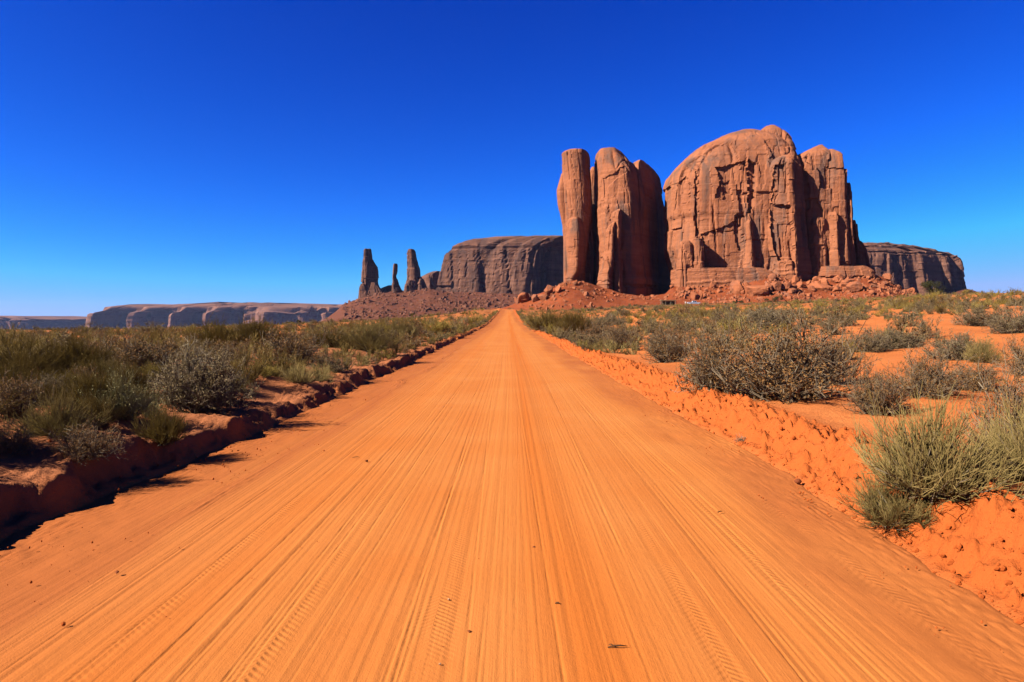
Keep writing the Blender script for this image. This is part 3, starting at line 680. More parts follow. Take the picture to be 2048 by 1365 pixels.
# ------------------------------------------------------------------ boulders
import bmesh
def boulder_mesh(seed, sub=3, cuts=9):
    q = np.random.default_rng(seed); bm = bmesh.new(); bmesh.ops.create_icosphere(bm, subdivisions=sub+1, radius=1)
    v = np.array([w.co[:] for w in bm.verts]); f = np.array([[w.index for w in fc.verts] for fc in bm.faces]); bm.free()
    for _ in range(cuts):                                    # planes split off
        n = q.normal(size=3); n /= np.linalg.norm(n); d = q.uniform(.45, .8)
        ex = v@n - d; v = v - np.clip(ex, 0, None)[:, None]*n[None]*.96
    v *= 1+.07*fbm(v[:, 0]*1.6, v[:, 1]*1.6, v[:, 2]*1.6, seed, 3)[:, None]
    v += .03*np.stack([vn(v[:, 0]*6, v[:, 1]*6, v[:, 2]*6, seed+i) for i in range(3)], -1)
    return mesh_np("boulder", v, f, False, [M_boulder])
M_boulder = rock_mat("boulder_sandstone", (.30, .095, .042), (.37, .125, .056), (.14, .075, .054), 1, 1.0, .6)
b_mesh = [boulder_mesh(900+i) for i in range(8)]
bl = [  # px, py(base), width px, height px, label or None
 (1516, 588, 52, 22, "huge rounded boulder with dark right side in front of the domed butte"),
 (1475, 588, 34, 26, "upright cracked boulder left of the huge rounded boulder"),
 (1497, 588, 16, 24, "narrow leaning slab between the two biggest boulders under the butte"),
 (1361, 583, 18, 8, "reddish boulder overhanging a dark hollow at the butte's left corner"),
 (1376, 581, 13, 7, "small grey boulder at the left corner of the butte"),
 (1402, 598, 9, 17, "slim standing rock casting a shadow on the sand near the pickup"),
 (1390, 599, 26, 16, "leaning red slab touching the slim standing rock near the pickup"),
 (1708, 583, 34, 18, "broad flat topped boulder on the right part of the butte's talus"),
 (1640, 580, 44, 16, "pile topping slab under the right columns of the butte"),
 (1568, 546, 50, 12, "large slab high on the rubble cone against the butte's middle"),
 (1096, 591, 24, 20, "tallest boulder on the ridge of rocks left of the red spire"),
 (1118, 583, 20, 15, "pale boulder right of the tallest one on the ridge left of the spire"),
 (1050, 604, 34, 17, "smooth slanting slab at the roadside end of the boulder ridge"),
 (1074, 602, 20, 14, "blocky boulder next to the smooth slanting slab by the road's end"),
 (1034, 601, 12, 13, "dark broken boulder at the far end of the road"),
 (1086, 600, 30, 10, "low flat slab beneath the tallest boulder of the ridge"),
 (1150, 570, 14, 9, "block right under the foot of the red spire"),
 (1172, 592, 14, 8, "small block lying alone on the red mound below the spire"),
]
q = np.random.default_rng(77)
zones = [((1340, 1470), (568, 590), 26, (4, 14)), ((1530, 1700), (548, 588), 75, (5, 24)), ((1690, 1830), (552, 592), 60, (4, 20)), ((1100, 1160), (568, 600), 16, (4, 11)), ((1160, 1330), (588, 602), 18, (3, 9)), ((1380, 1530), (570, 590), 30, (4, 15))]
zn = ["in the rubble at the butte's left foot", "in the rubble cone under the butte's middle columns", "in the rubble heap at the butte's right end", "on the rocky ridge left of the spire", "strewn below the shadowed tower", "along the ledge foot of the domed butte"]
sizes = []
for zi, ((xa, xb), (ya, yb), n, (sa, sb)) in enumerate(zones):
    for k in range(n):
        w = sa + (sb-sa)*q.random()**2.2
        bl.append((q.uniform(xa, xb), q.uniform(ya, yb), w, w*q.uniform(.4, .8), zi))
def hit_talus(px, py):
    ax, az = ray(px, py); D = np.linspace(296, 372, 300)
    g = talus_near(ax*D, D); s = CAM_H+az*D; k = np.nonzero(s <= g)[0]
    d = D[k[0]] if len(k) else 366.0
    return ax*d, d, float(talus_near(np.array([ax*d]), np.array([d]))[0])
for i, (px, py, w, h, lab) in enumerate(bl):
    X, Y, Z = hit_talus(px, py)
    s = Y/FPX
    o = link("boulder", b_mesh[i % 8])
    sx, sz = w*s*.58, h*s*.75
    o.location = (X, Y, Z+sz*.45); o.scale = (sx, sx*q.uniform(.6, .95), sz)
    o.rotation_euler = (q.uniform(-.2, .2), q.uniform(-.25, .25), q.uniform(0, 6.3) if h < w else q.uniform(-.3, .3))
    if isinstance(lab, str): tag(o, lab, "boulder", "boulders fallen below the red rocks")
    else: tag(o, "small fallen red boulder "+zn[lab], "boulder", "small boulders "+zn[lab])
# far scree: nobody could count it
base = np.array([[-.5, -.4, 0], [.5, -.5, 0], [.6, .4, 0], [-.4, .5, 0], [-.3, -.3, .7], [.35, -.25, .55], [.3, .3, .8], [-.35, .2, .5]])
bf = np.array([[4, 5, 6, 7], [0, 1, 5, 4], [1, 2, 6, 5], [2, 3, 7, 6], [3, 0, 4, 7]])
def stones(px, Y, sz, height, flat):
    """many broken blocks as one mesh, resting on the slope `height`"""
    n = len(px); X = (px-1024)/FPX*Y; z = height(X, Y)
    v = base[None]*(sz[:, None, None]*q.uniform(.6, 1.35, (n, 1, 3))) + q.normal(0, .09, (n, 8, 3))*sz[:, None, None]
    a = q.uniform(0, 6.3, (n, 1)); c, s_ = np.cos(a), np.sin(a)
    v = np.stack([v[..., 0]*c-v[..., 1]*s_, v[..., 0]*s_+v[..., 1]*c, v[..., 2]*flat], -1) + np.stack([X, Y, z-.22*sz], -1)[:, None]
    return v.reshape(-1, 3), (bf[None]+8*np.arange(n)[:, None, None]).reshape(-1, 4)
px = q.uniform(690, 1080, 5200); Y = q.uniform(900, 1245, 5200); X = (px-1024)/FPX*Y
m = vn(X/45, Y/60, s=68) > q.uniform(-1.1, .6, 5200); px, Y = px[m], Y[m]
sv, sf = stones(px, Y, .9+8.0*q.random(len(px))**4.5, talus_far, .7)
o = link("scree", mesh_np("scree", sv, sf, False, [rock_mat('scree_stone', (.13, .05, .028), (.19, .078, .046), (.08, .038, .028), 1, 2.0, .5, .3)])); tag(o, "brown scree of countless blocks on the slope below the three thin spires", "scree", kind='stuff')

px = q.uniform(1040, 1850, 6000); Y = 312+54*q.random(6000); X = (px-1024)/FPX*Y
m = vn(X/14, Y/12, s=91) + np.where(px > 1350, .35, -.25) > q.uniform(-.7, .9, 6000); px, Y = px[m], Y[m]
sv, sf = stones(px, Y, .25+2.1*q.random(len(px))**5, talus_near, 1.0)
tag(link("rubble", mesh_np("rubble", sv, sf, False, [M_boulder])), "loose red rubble of countless broken stones below the domed butte and the tower", "rubble", kind='stuff')

# ------------------------------------------------------------------ bushes
def leaf_mat(name, ca, cb, cc, trans=.25, rough=.8):
    t = NT(name); oi = t.n('ShaderNodeObjectInfo').outputs['Random']
    at = t.n('ShaderNodeAttribute', attribute_name='tone').outputs['Fac']
    c = t.mix(at, ca, cb); c = t.mix(t.math('MULTIPLY', oi, .45), c, cc)
    d = t.n('ShaderNodeBsdfPrincipled', {'Base Color': c, 'Roughness': rough, 'Specular IOR Level': .12})
    tr = t.n('ShaderNodeBsdfTranslucent', {'Color': c})
    m = t.n('ShaderNodeMixShader', {0: trans, 1: d.outputs[0], 2: tr.outputs[0]})
    t.t.links.new(m.outputs[0], t.out.inputs[0]); return t.m
ML = {
 'ephedra': leaf_mat("ephedra_green", (0.252, 0.194, 0.060), (0.397, 0.280, 0.106), (0.241, 0.180, 0.053)),
 'blackbrush': leaf_mat("blackbrush_leaf", (0.200, 0.088, 0.026), (0.344, 0.182, 0.061), (0.173, 0.098, 0.028)),
 'sagebrush': leaf_mat("sagebrush_leaf", (0.143, 0.105, 0.046), (0.254, 0.184, 0.089), (0.158, 0.101, 0.038)),
 'rabbitbrush': leaf_mat("rabbitbrush_leaf", (0.227, 0.162, 0.030), (0.434, 0.299, 0.074), (0.197, 0.162, 0.027)),
 'greenbrush': leaf_mat("broom_green", (0.136, 0.099, 0.023), (0.236, 0.157, 0.037), (0.178, 0.103, 0.028)),
 'seedbush': leaf_mat("pale_seed_heads", (0.209, 0.195, 0.065), (0.499, 0.429, 0.215), (0.242, 0.211, 0.078)),
}
M_twig = leaf_mat("grey_twig", (0.140, 0.090, 0.054), (0.295, 0.240, 0.163), (0.155, 0.105, 0.062), .05)
M_dead = leaf_mat("bleached_twig", (0.232, 0.188, 0.125), (0.426, 0.360, 0.250), (0.271, 0.210, 0.125), .05)
def stems(q, base, d, L, K, bend, jit):
    """(N,K,3) curved stalks"""
    t = np.linspace(0, 1, K)[None, :, None]
    p = base[:, None]+d[:, None]*L[:, None, None]*t + bend[:, None]*(L[:, None, None]*t*t)
    w = np.cumsum(q.normal(0, jit, p.shape), 1)*L[:, None, None]; w[:, 0] = 0
    return p + w
def ribbons(q, p, w0, w1, cross=False):
    N, K, _ = p.shape
    t = np.gradient(p, axis=1); r_ = q.normal(size=(N, 1, 3)); s = np.cross(t, r_); s /= np.linalg.norm(s, axis=-1, keepdims=True)+1e-9
    w = np.linspace(w0, w1, K)[None, :, None]/2
    out = []
    for sd in ((s,) if not cross else (s, np.cross(t, s)/(np.linalg.norm(t, axis=-1, keepdims=True)+1e-9))):
        v = np.stack([p-sd*w, p+sd*w], 2).reshape(-1, 3)
        i = np.arange(N)[:, None]*K*2 + np.arange(K-1)[None, :]*2
        f = np.stack([i, i+1, i+3, i+2], -1).reshape(-1, 4); out.append((v, f))
    if len(out) == 1: return out[0]
    return np.vstack([out[0][0], out[1][0]]), np.vstack([out[0][1], out[1][1]+len(out[0][0])])
def leaves(q, pos, size, elong=2.2, up=.3):
    N = len(pos); a = q.normal(size=(N, 3)); a[:, 2] += up; a /= np.linalg.norm(a, axis=1)[:, None]
    b = np.cross(a, q.normal(size=(N, 3))); b /= np.linalg.norm(b, axis=1)[:, None]+1e-9
    s = size*q.uniform(.6, 1.4, (N, 1)); a = a*s*elong; b = b*s*.5
    v = np.stack([pos-b*.6, pos+a*.5-b, pos+a, pos+a*.5+b], 1).reshape(-1, 3)
    return v, np.arange(N*4).reshape(N, 4)
def hemi(q, n, spread, flat=0.0):
    az = q.uniform(0, 2*math.pi, n); el = np.arccos(1-q.random(n)*(1-math.cos(spread)))
    return np.stack([np.sin(el)*np.cos(az), np.sin(el)*np.sin(az), np.cos(el)*(1-flat)], -1)
def along(q, p, n, lo, hi):
    i = q.integers(0, len(p), n); t = q.uniform(lo, hi, n)*(p.shape[1]-1); k = np.minimum(t.astype(int), p.shape[1]-2); f = (t-k)[:, None]
    pos = p[i, k]*(1-f)+p[i, k+1]*f; d = p[i, k+1]-p[i, k]; d /= np.linalg.norm(d, axis=1)[:, None]+1e-9
    return pos, d
def bush_geo(kind, seed, lod):
    """unit bush about 1 m across and 0.6 m tall: (wood v,f), (foliage v,f)"""
    q = np.random.default_rng(seed); m = {0: 1.0, 1: .45, 2: .05, 3: .14}[lod]; fat = {0: 1.0, 1: 1.45, 2: 4.0, 3: 2.5}[lod]
    N = lambda k: max(4, int(k*m))
    if kind in ('ephedra', 'greenbrush', 'rabbitbrush', 'seedbush'):
        sp = {'ephedra': 1.5, 'greenbrush': 1.4, 'rabbitbrush': 1.35, 'seedbush': 1.4}[kind]
        nb = N(90); b = np.zeros((nb, 3)); b[:, :2] = q.normal(0, .09, (nb, 2)); d = hemi(q, nb, sp)
        L = q.uniform(.25, .48, nb); s1 = stems(q, b, d, L, 6, np.tile([0, 0, .1], (nb, 1)), .02)
        n2 = N(1500); pos, dd = along(q, s1, n2, .15, 1.0)
        d2 = dd*.9 + q.normal(0, .38, (n2, 3)) + [0, 0, .28 if kind == 'ephedra' else .36]; d2 /= np.linalg.norm(d2, axis=1)[:, None]
        s2 = stems(q, pos, d2, q.uniform(.1, .26, n2), 4, np.tile([0, 0, .08], (n2, 1)), .03)
        n3 = N(2200); pos, dd = along(q, s2, n3, .2, .9)
        d3 = dd + q.normal(0, .3, (n3, 3)) + [0, 0, .25]; d3 /= np.linalg.norm(d3, axis=1)[:, None]
        s3 = stems(q, pos, d3, q.uniform(.06, .17, n3), 3, np.zeros((n3, 3)), .03)
        wood = ribbons(q, s1, .012*fat**.5, .006*fat**.5, True)
        w2 = .0052 if kind == 'ephedra' else .0046
        fa = ribbons(q, s2, w2*fat, w2*.6*fat, lod == 0); fb = ribbons(q, s3, w2*.8*fat, w2*.35*fat, lod == 0)
        v, f = np.vstack([fa[0], fb[0]]), np.vstack([fa[1], fb[1]+len(fa[0])])
        if kind in ('rabbitbrush', 'seedbush'):
            n4 = N(2600 if kind == 'seedbush' else 1500); pos = s3[q.integers(0, n3, n4), -1] + q.normal(0, .012, (n4, 3))
            lv = leaves(q, pos, .012*fat**.8, 1.3); v, f = np.vstack([v, lv[0]]), np.vstack([f, lv[1]+len(v)])
        foli = (v, f)
    else:
        nb = N(70); b = np.zeros((nb, 3)); b[:, :2] = q.normal(0, .07, (nb, 2)); d = hemi(q, nb, 1.42)
        s1 = stems(q, b, d, q.uniform(.28, .46, nb), 7, np.tile([0, 0, .12], (nb, 1)), .045)
        n2 = N(700); pos, dd = along(q, s1, n2, .25, 1.0)
        d2 = dd*.7 + q.normal(0, .6, (n2, 3)) + [0, 0, .35]; d2 /= np.linalg.norm(d2, axis=1)[:, None]
        s2 = stems(q, pos, d2, q.uniform(.06, .2, n2), 4, np.zeros((n2, 3)), .06)
        n3 = N(1500); pos, dd = along(q, s2, n3, .2, 1.0)
        d3 = dd*.6 + q.normal(0, .6, (n3, 3)) + [0, 0, .3]; d3 /= np.linalg.norm(d3, axis=1)[:, None]
        s3 = stems(q, pos, d3, q.uniform(.03, .1, n3), 3, np.zeros((n3, 3)), .05)
        wa = ribbons(q, s1, .013*fat**.4, .006*fat**.4, True); wb = ribbons(q, s2, .005*fat**.7, .003*fat**.7, lod == 0); wc = ribbons(q, s3, .0034*fat**.8, .002*fat**.8)
        v, f = wa
        for x in (wb, wc): v, f = np.vstack([v, x[0]]), np.vstack([f, x[1]+len(v)])
        wood = (v, f)
        if kind == 'deadbrush': n4 = N(300)
        else: n4 = N(10500 if kind == 'blackbrush' else 11000)
        pos, dd = along(q, s3, n4, .1, 1.05); pos = pos + q.normal(0, .006, pos.shape)
        foli = leaves(q, pos, (.0072 if kind == 'blackbrush' else .0085)*fat**.85, 2.0)
    allv = np.vstack([wood[0], foli[0]]); rxy = np.percentile(np.hypot(allv[:, 0], allv[:, 1]), 97); hz = np.percentile(allv[:, 2], 98.5)
    for v in (wood[0], foli[0]):
        v[:, :2] *= .5/rxy; v[:, 2] *= .6/hz; v[:, 2] = np.maximum(v[:, 2], -.02)
    return wood, foli
def tone_attr(me, q, nv, per):
    k = max(1, nv//per+1); attr(me, 'tone', np.repeat(q.random(k), per)[:nv])
LM_ = dict(ML); LM_['deadbrush'] = M_dead
def fol_mat(kind): return LM_[kind]
def wood_mat(kind): return M_dead if kind == 'deadbrush' else M_twig
BUSH = {}
def bush_meshes(kind, seed, lod):
    key = (kind, seed, lod)
    if key not in BUSH:
        w, f = bush_geo(kind, seed, lod); q = np.random.default_rng(seed+5)
        if lod == 0:
            a = mesh_np("stems", *w, False, [wood_mat(kind)]); tone_attr(a, q, len(w[0]), 12)
            b = mesh_np("foliage", *f, False, [fol_mat(kind)]); tone_attr(b, q, len(f[0]), 8)
            BUSH[key] = (a, b)
        else:
            v = np.vstack([w[0], f[0]]); ff = np.vstack([w[1], f[1]+len(w[0])])
            a = mesh_np(kind, v, ff, False, [wood_mat(kind), fol_mat(kind)], np.r_[np.zeros(len(w[1])), np.ones(len(f[1]))]); tone_attr(a, q, len(v), 8)
            BUSH[key] = (a,)
    return BUSH[key]
NAME = {'ephedra': 'ephedra_bush', 'greenbrush': 'broom_bush', 'rabbitbrush': 'rabbitbrush', 'seedbush': 'seed_bush', 'blackbrush': 'blackbrush_shrub', 'sagebrush': 'sagebrush', 'deadbrush': 'dead_shrub'}
placed = []
def bush(kind, X, Y, Z, w, h, lod, var, label, group, rz=None, dy=None):
    ms = bush_meshes(kind, 1000+var*37+len(kind)*7, lod)
    rz = q.uniform(0, 6.3) if rz is None else rz
    if lod == 0:
        o = empty(NAME[kind], (X, Y, Z)); link("stems", ms[0], o); link("foliage", ms[1], o)
    else: o = link(NAME[kind], ms[0]); o.location = (X, Y, Z)
    o.rotation_euler = (0, 0, rz); o.scale = (w, w*(dy or 1.0), h/.6)
    tag(o, label, "bush", group); placed.append((X, Y, w*.5)); return o
# the bushes one can point to: kind, px, py of the base, width px, height px, label
HERO = [
 ('ephedra', 1865, 985, 335, 172, "large pale green wiry bush hanging over the berm at the photo's right foreground"),
 ('ephedra', 1795, 1044, 215, 88, "low drooping skirt of wiry stems under the large pale green foreground bush"),
 ('blackbrush', 2035, 930, 210, 170, "brownish bush cut by the photo's right edge behind the large wiry one"),
 ('ephedra', 2060, 965, 250, 150, "green wiry bush low at the photo's right edge"),
 ('blackbrush', 1565, 806, 300, 150, "biggest brown shrub right of the road, wide and dense"),
 ('blackbrush', 1425, 782, 150, 118, "olive brown shrub joined to the left end of the biggest brown shrub"),
 ('blackbrush', 1660, 775, 150, 110, "brown shrub joined to the right end of the biggest brown shrub"),
 ('blackbrush', 1750, 836, 140, 92, "thin brown shrub between the biggest brown shrub and the wiry foreground bush"),
 ('blackbrush', 1850, 800, 170, 84, "wide dark brown shrub behind the wiry foreground bush"),
 ('blackbrush', 1945, 785, 130, 58, "low brown shrub with a bleached branch right of the wide dark brown one"),
 ('blackbrush', 1335, 728, 130, 72, "brown shrub on a sand rise casting streaky shadows to its right"),
 ('blackbrush', 1235, 700, 80, 46, "round brown shrub just behind the berm, left of the streaky shadowed one"),
 ('blackbrush', 1195, 690, 80, 44, "reddish brown shrub at the edge of the roadside thicket"),
 ('greenbrush', 1100, 664, 90, 40, "bright green bush leading the right roadside thicket"),
 ('ephedra', 1075, 662, 60, 34, "grey green bush overhanging the road's right edge"),
 ('greenbrush', 1150, 672, 90, 44, "olive bush in the middle of the right roadside thicket"),
 ('sagebrush', 1215, 655, 100, 28, "long low grey green bush behind the roadside thicket"),
 ('sagebrush', 1910, 722, 120, 52, "pale grass green bush on bare sand, right of the open sand patch"),
 ('ephedra', 1965, 728, 80, 44, "round green tufted bush on bare sand near the photo's right edge"),
 ('sagebrush', 1860, 680, 60, 42, "dark grey bush standing alone on sand right of centre"),
 ('sagebrush', 1955, 656, 100, 32, "dark rounded sagebrush with a small shadow, far right"),
 ('sagebrush', 2030, 668, 110, 56, "large grey sagebrush cut by the photo's right edge"),
 ('sagebrush', 1730, 706, 120, 46, "grey twiggy sagebrush right behind the biggest brown shrub"),
 ('sagebrush', 1790, 700, 110, 38, "low spreading grey sagebrush next to the open sand patch"),
 ('sagebrush', 1780, 680, 50, 26, "small dark sagebrush above the low spreading grey one"),
 ('sagebrush', 1665, 672, 70, 36, "grey sagebrush on a sand rise behind the biggest brown shrub"),
 ('sagebrush', 1540, 662, 120, 40, "wide grey sagebrush straight above the biggest brown shrub"),
 ('sagebrush', 1466, 648, 42, 22, "small round dark sagebrush with its own shadow on orange sand"),
 ('rabbitbrush', 1690, 722, 60, 40, "yellowish bush poking out behind the biggest brown shrub"),
 ('rabbitbrush', 1865, 606, 46, 24, "pale yellow bush below the lone juniper"),
 ('blackbrush', 2060, 760, 120, 80, "brown shrub half cut off at the right edge above the foreground"),
 ('deadbrush', 1480, 885, 30, 16, "small dry tuft on the berm crest"),
 ('sagebrush', 385, 822, 210, 122, "large grey twiggy shrub on the left bank, nearest the road"),
 ('deadbrush', 380, 806, 190, 110, "tangle of bleached twigs growing through the large grey shrub on the left bank"),
 ('seedbush', 235, 838, 150, 92, "pale yellow seeding bush low on the left bank"),
 ('seedbush', 300, 836, 70, 40, "small pale seeding bush on the bank edge right of the bigger one"),
 ('ephedra', 110, 872, 170, 84, "grey green drooping bush at the bottom left of the bank"),
 ('greenbrush', 40, 770, 200, 84, "tall green broom bush at the photo's left edge"),
 ('greenbrush', 150, 758, 180, 80, "tall green broom bush above the pale seeding bush"),
 ('greenbrush', 180, 822, 140, 80, "dark green bush between the seeding and the drooping bush"),
 ('blackbrush', 285, 752, 170, 78, "reddish brown twiggy bush behind the large grey shrub"),
 ('deadbrush', 75, 750, 50, 60, "bleached dead branch sticking up on the far left"),
 ('sagebrush', 452, 806, 120, 74, "grey bush leaning over the bank edge right of the large grey shrub"),
 ('greenbrush', 325, 884, 130, 74, "dark bush hanging down the shaded face of the left bank"),
 ('blackbrush', 175, 912, 150, 66, "dark twiggy bush on the lip of the left bank above the shadow"),
 ('sagebrush', 20, 905, 120, 60, "grey bush cut by the photo's left edge on the bank top"),
 ('greenbrush', 430, 706, 120, 58, "yellow green bush on the crest of the red mound left of the road"),
 ('greenbrush', 510, 700, 130, 58, "dense green bush beside the one on the red mound"),
 ('blackbrush', 585, 728, 160, 74, "dark brown shrub with long shadows down the left bank"),
 ('blackbrush', 475, 732, 70, 44, "small brown shrub below the green mound bushes"),
 ('rabbitbrush', 600, 752, 30, 26, "tiny green tuft on the shaded slope of the left bank"),
 ('ephedra', 735, 708, 130, 56, "round grey green bush on the left road edge"),
 ('greenbrush', 660, 696, 110, 42, "olive bush set back behind the round grey green one"),
 ('rabbitbrush', 760, 680, 80, 32, "yellow tinged bush behind the round grey green one"),
 ('ephedra', 805, 684, 80, 44, "pale green bush along the left road edge, next past the round one"),
 ('blackbrush', 838, 675, 50, 36, "dark bush in the row of green ones on the left road edge"),
 ('rabbitbrush', 875, 672, 64, 32, "yellow topped bush in the row on the left road edge"),
 ('blackbrush', 922, 660, 44, 28, "dark rounded bush leaning over the left road edge"),
 ('rabbitbrush', 945, 651, 50, 22, "yellowish bush near the far narrowing of the left road edge"),
 ('sagebrush', 300, 668, 70, 26, "dark sagebrush on the left skyline before a patch of red sand"),
 ('sagebrush', 180, 668, 90, 26, "grey sagebrush low on the left skyline"),
]
for i, (k, px, py, w, h, lab) in enumerate(HERO):
    X, Y, Z = hit(px, py); s = Y/FPX
    dY = 0 if (px < 470 and py > 790) or py > 950 else min(.32*w*s, .12*Y); X *= 1+dY/Y; Y += dY; Z = float(ground_z(np.array([X]), np.array([Y]), False)[0]); s = Y/FPX
    lod = 0 if w*s > 0 and w > 75 else 1
    bush(k, X, Y, Z-.03, w*s*(1.0 if px < 1020 else 1.05), h*s*(.95 if px < 1020 else 1.0), lod, i % 3, lab, None, dy=q.uniform(.75, 1.0))
n_ind = len(HERO)
# the rest of the scrub, kept off the road and thinned to clumps
KIND_L = ['greenbrush', 'sagebrush', 'ephedra', 'rabbitbrush', 'blackbrush']
cand = []
for k in range(15000):
    Y = math.exp(q.uniform(math.log(6), math.log(330))); th = q.uniform(-1.1, 1.1); cand.append((th*Y, Y, q.random(), q.random(), q.random()))
edge_row = set()
for side, y0_, y1_ in ((-1, 20, 165), (1, 27, 165)):
    Y = y0_
    while Y < y1_:
        ra = q.random(); w_ = .55+.9*ra**1.6; e_ = w_*.43+.16+.25*q.random()
        c_ = (float(xl(Y))-e_ if side < 0 else float(xr(Y))+e_, Y, ra, q.random(), q.random()); cand.append(c_); edge_row.add(c_); Y += w_*q.uniform(.7, 1.1)
cand.sort(key=lambda c: c[1])
cells = {}
def crowded(X, Y, r_):
    g = 6.0; ci, cj = int(X//g), int(Y//g)
    for a in (-1, 0, 1):
        for b in (-1, 0, 1):
            for (x2, y2, r2) in cells.get((ci+a, cj+b), ()):
                if (X-x2)**2+(Y-y2)**2 < (.74*(r_+r2))**2: return True
    return False
def reg(X, Y, r_): cells.setdefault((int(X//6), int(Y//6)), []).append((X, Y, r_))
for p_ in placed: reg(*p_)
ZL = {'greenbrush': ('green broom bush', 'green broom bushes'), 'sagebrush': ('grey sagebrush', 'grey sagebrush'), 'ephedra': ('grey green wiry bush', 'grey green wiry bushes'), 'rabbitbrush': ('yellow green bush', 'yellow green bushes'), 'blackbrush': ('brown twiggy shrub', 'brown twiggy shrubs')}
far = []
for c_ in cand:
    (X, Y, ra, rb, rc) = c_; row = c_ in edge_row
    left = X < (float(xl(Y))+float(xr(Y)))/2
    e = (float(xl(Y))-X) if left else X-float(xr(Y))
    if Y > ROAD_END: e += 3
    w = (.55+.9*ra**1.6) * (1.0 if Y < 60 or row else 1.25 if Y < 140 else 1.6)
    if e < w*.42+.15: continue
    cl = vn(X/6.5, Y/9.0, s=81) + .5*vn(X/2.5, Y/3.0, s=82)
    dens = (.22 if left else -.12)
    if Y > 45: dens = .7 if left else .25+.35*min(1, (Y-45)/50)
    if not left and Y < 21 and X < Y*.80: dens = -9
    elif not left and Y < 27: dens = -.5
    if not left and e < 1.2 and Y < 27: continue
    if left and Y < 14 and e < .9: continue
    if Y > 300 and X > -10: continue
    if cl > dens+.15 and not row: continue
    if crowded(X, Y, w*(.5 if Y < 45 else .34)): continue
    reg(X, Y, w*.5)
    if left: k = KIND_L[int(np.searchsorted([.40, .60, .78, .90], rb))]
    elif Y < 50: k = ['sagebrush', 'blackbrush', 'ephedra', 'rabbitbrush', 'greenbrush'][int(np.searchsorted([.50, .66, .86, .93], rb))]
    else: k = ['sagebrush', 'rabbitbrush', 'ephedra', 'greenbrush', 'blackbrush'][int(np.searchsorted([.33, .58, .78, .93], rb))]
    h = w*(.42+.25*rc)*(1.0 if Y < 90 else .8)
    Z = float(ground_z(np.array([X]), np.array([Y]), False)[0])-.04
    if n_ind < 296 and Y < 75:
        n_ind += 1
        side = "left" if left else "right"
        dist = "near" if Y < 25 else "mid-distance"
        bush(k, X, Y, Z, w, h, 0 if Y < 13 else 1, int(rc*3), f"{dist} {ZL[k][0]} among the scrub {side} of the road", f"{dist} {ZL[k][1]} {side} of the road")
    else: far.append((k, X, Y, Z, w, h, rc))
print("individual bushes", n_ind, "far", len(far))
# beyond those: scrub nobody could count, one object
V, F, MI, T, n = [], [], [], [], 0
kinds = list(dict.fromkeys(f_[0] for f_ in far)); mats = [M_twig]+[fol_mat(k) for k in kinds]
geo = {(k, i, l): bush_geo(k, 5000+i, l) for k in kinds for i in range(3) for l in (2, 3)}
for (k, X, Y, Z, w, h, rc) in far:
    (wv_, wf), (fv, ff) = geo[(k, int(rc*3) % 3, 3 if Y < 85 else 2)]
    a = rc*50; c, s = math.cos(a), math.sin(a)
    v = np.vstack([wv_, fv]); v = np.stack([(v[:, 0]*c-v[:, 1]*s)*w, (v[:, 0]*s+v[:, 1]*c)*w, v[:, 2]*h/.6], -1)+[X, Y, Z]
    V.append(v); F.append(np.vstack([wf, ff+len(wv_)])+n); n += len(v)
    MI.append(np.r_[np.zeros(len(wf)), np.full(len(ff), 1+kinds.index(k))]); T.append(np.repeat(q.random(len(v)//8+1), 8)[:len(v)])
me = mesh_np("distant_scrub", np.concatenate(V), np.concatenate(F), False, mats, np.concatenate(MI)); attr(me, 'tone', np.concatenate(T))
tag(link("distant_scrub", me), "distant desert scrub covering the plain on both sides of the road", "scrub", kind='stuff')

# ------------------------------------------------------------------ junipers
M_jun = leaf_mat("juniper_leaf", (.035, .038, .012), (.07, .066, .022), (.05, .045, .016))
M_bark = simple("juniper_bark", (.16, .10, .07), .9, .05)
def juniper(px, py, wpx, hpx, D, label, ground, seed, lobes=9):
    qq = np.random.default_rng(seed); ax, az = ray(px, py); X = ax*D; Z = ground(np.array([X]), np.array([D])); Z = float(np.ravel(Z)[0])
    s = D/FPX; W, H = wpx*s, hpx*s
    root = empty("juniper_tree", (X, D, Z-.1)); mb = MB(); tips = []
    for k in range(5):
        a = qq.uniform(0, 6.3); rr = W*.28*qq.uniform(.3, 1); top = np.array([math.cos(a)*rr, math.sin(a)*rr, H*qq.uniform(.45, .8)])
        pts = [np.zeros(3), top*[.25, .25, .35]+qq.normal(0, .04, 3)*H, top*[.65, .65, .7], top]
        mb.tube(pts, [H*.05, H*.04, H*.025, H*.01], 6); tips.append(top)
    mb.build("trunk", M_bark, root, True)
    pos = []
    for k in range(lobes):
        c = np.array([qq.uniform(-.36, .36)*W, qq.uniform(-.36, .36)*W, H*qq.uniform(.22, .82)]); rad = W*qq.uniform(.13, .25)
        d = qq.normal(size=(230, 3)); d /= np.linalg.norm(d, axis=1)[:, None]; pos.append(c+d*rad*qq.uniform(.55, 1.1, (230, 1))*[1, 1, .8*H/W if H < W else .8])
    pos = np.concatenate(pos); lv = leaves(qq, pos, .085*W**.6*.55, 1.8)
    me = mesh_np("crown", *lv, False, [M_jun]); tone_attr(me, qq, len(lv[0]), 4); link("crown", me, root)
    tag(root, label, "tree", "junipers dotted over the plain")
gz = lambda X, Y: ground_z(X, Y, False)
juniper(1862, 602, 38, 36, 170, "lone dark green juniper on the right rise in front of the shaded mesa", gz, 1, 12)
juniper(1558, 600, 26, 20, 305, "dark juniper under the rubble cone of the domed butte", talus_near, 2)
juniper(1470, 601, 12, 10, 303, "left one of two small round junipers below the biggest boulders", talus_near, 3)
juniper(1484, 602, 13, 11, 303, "right one of two small round junipers below the biggest boulders", talus_near, 4)
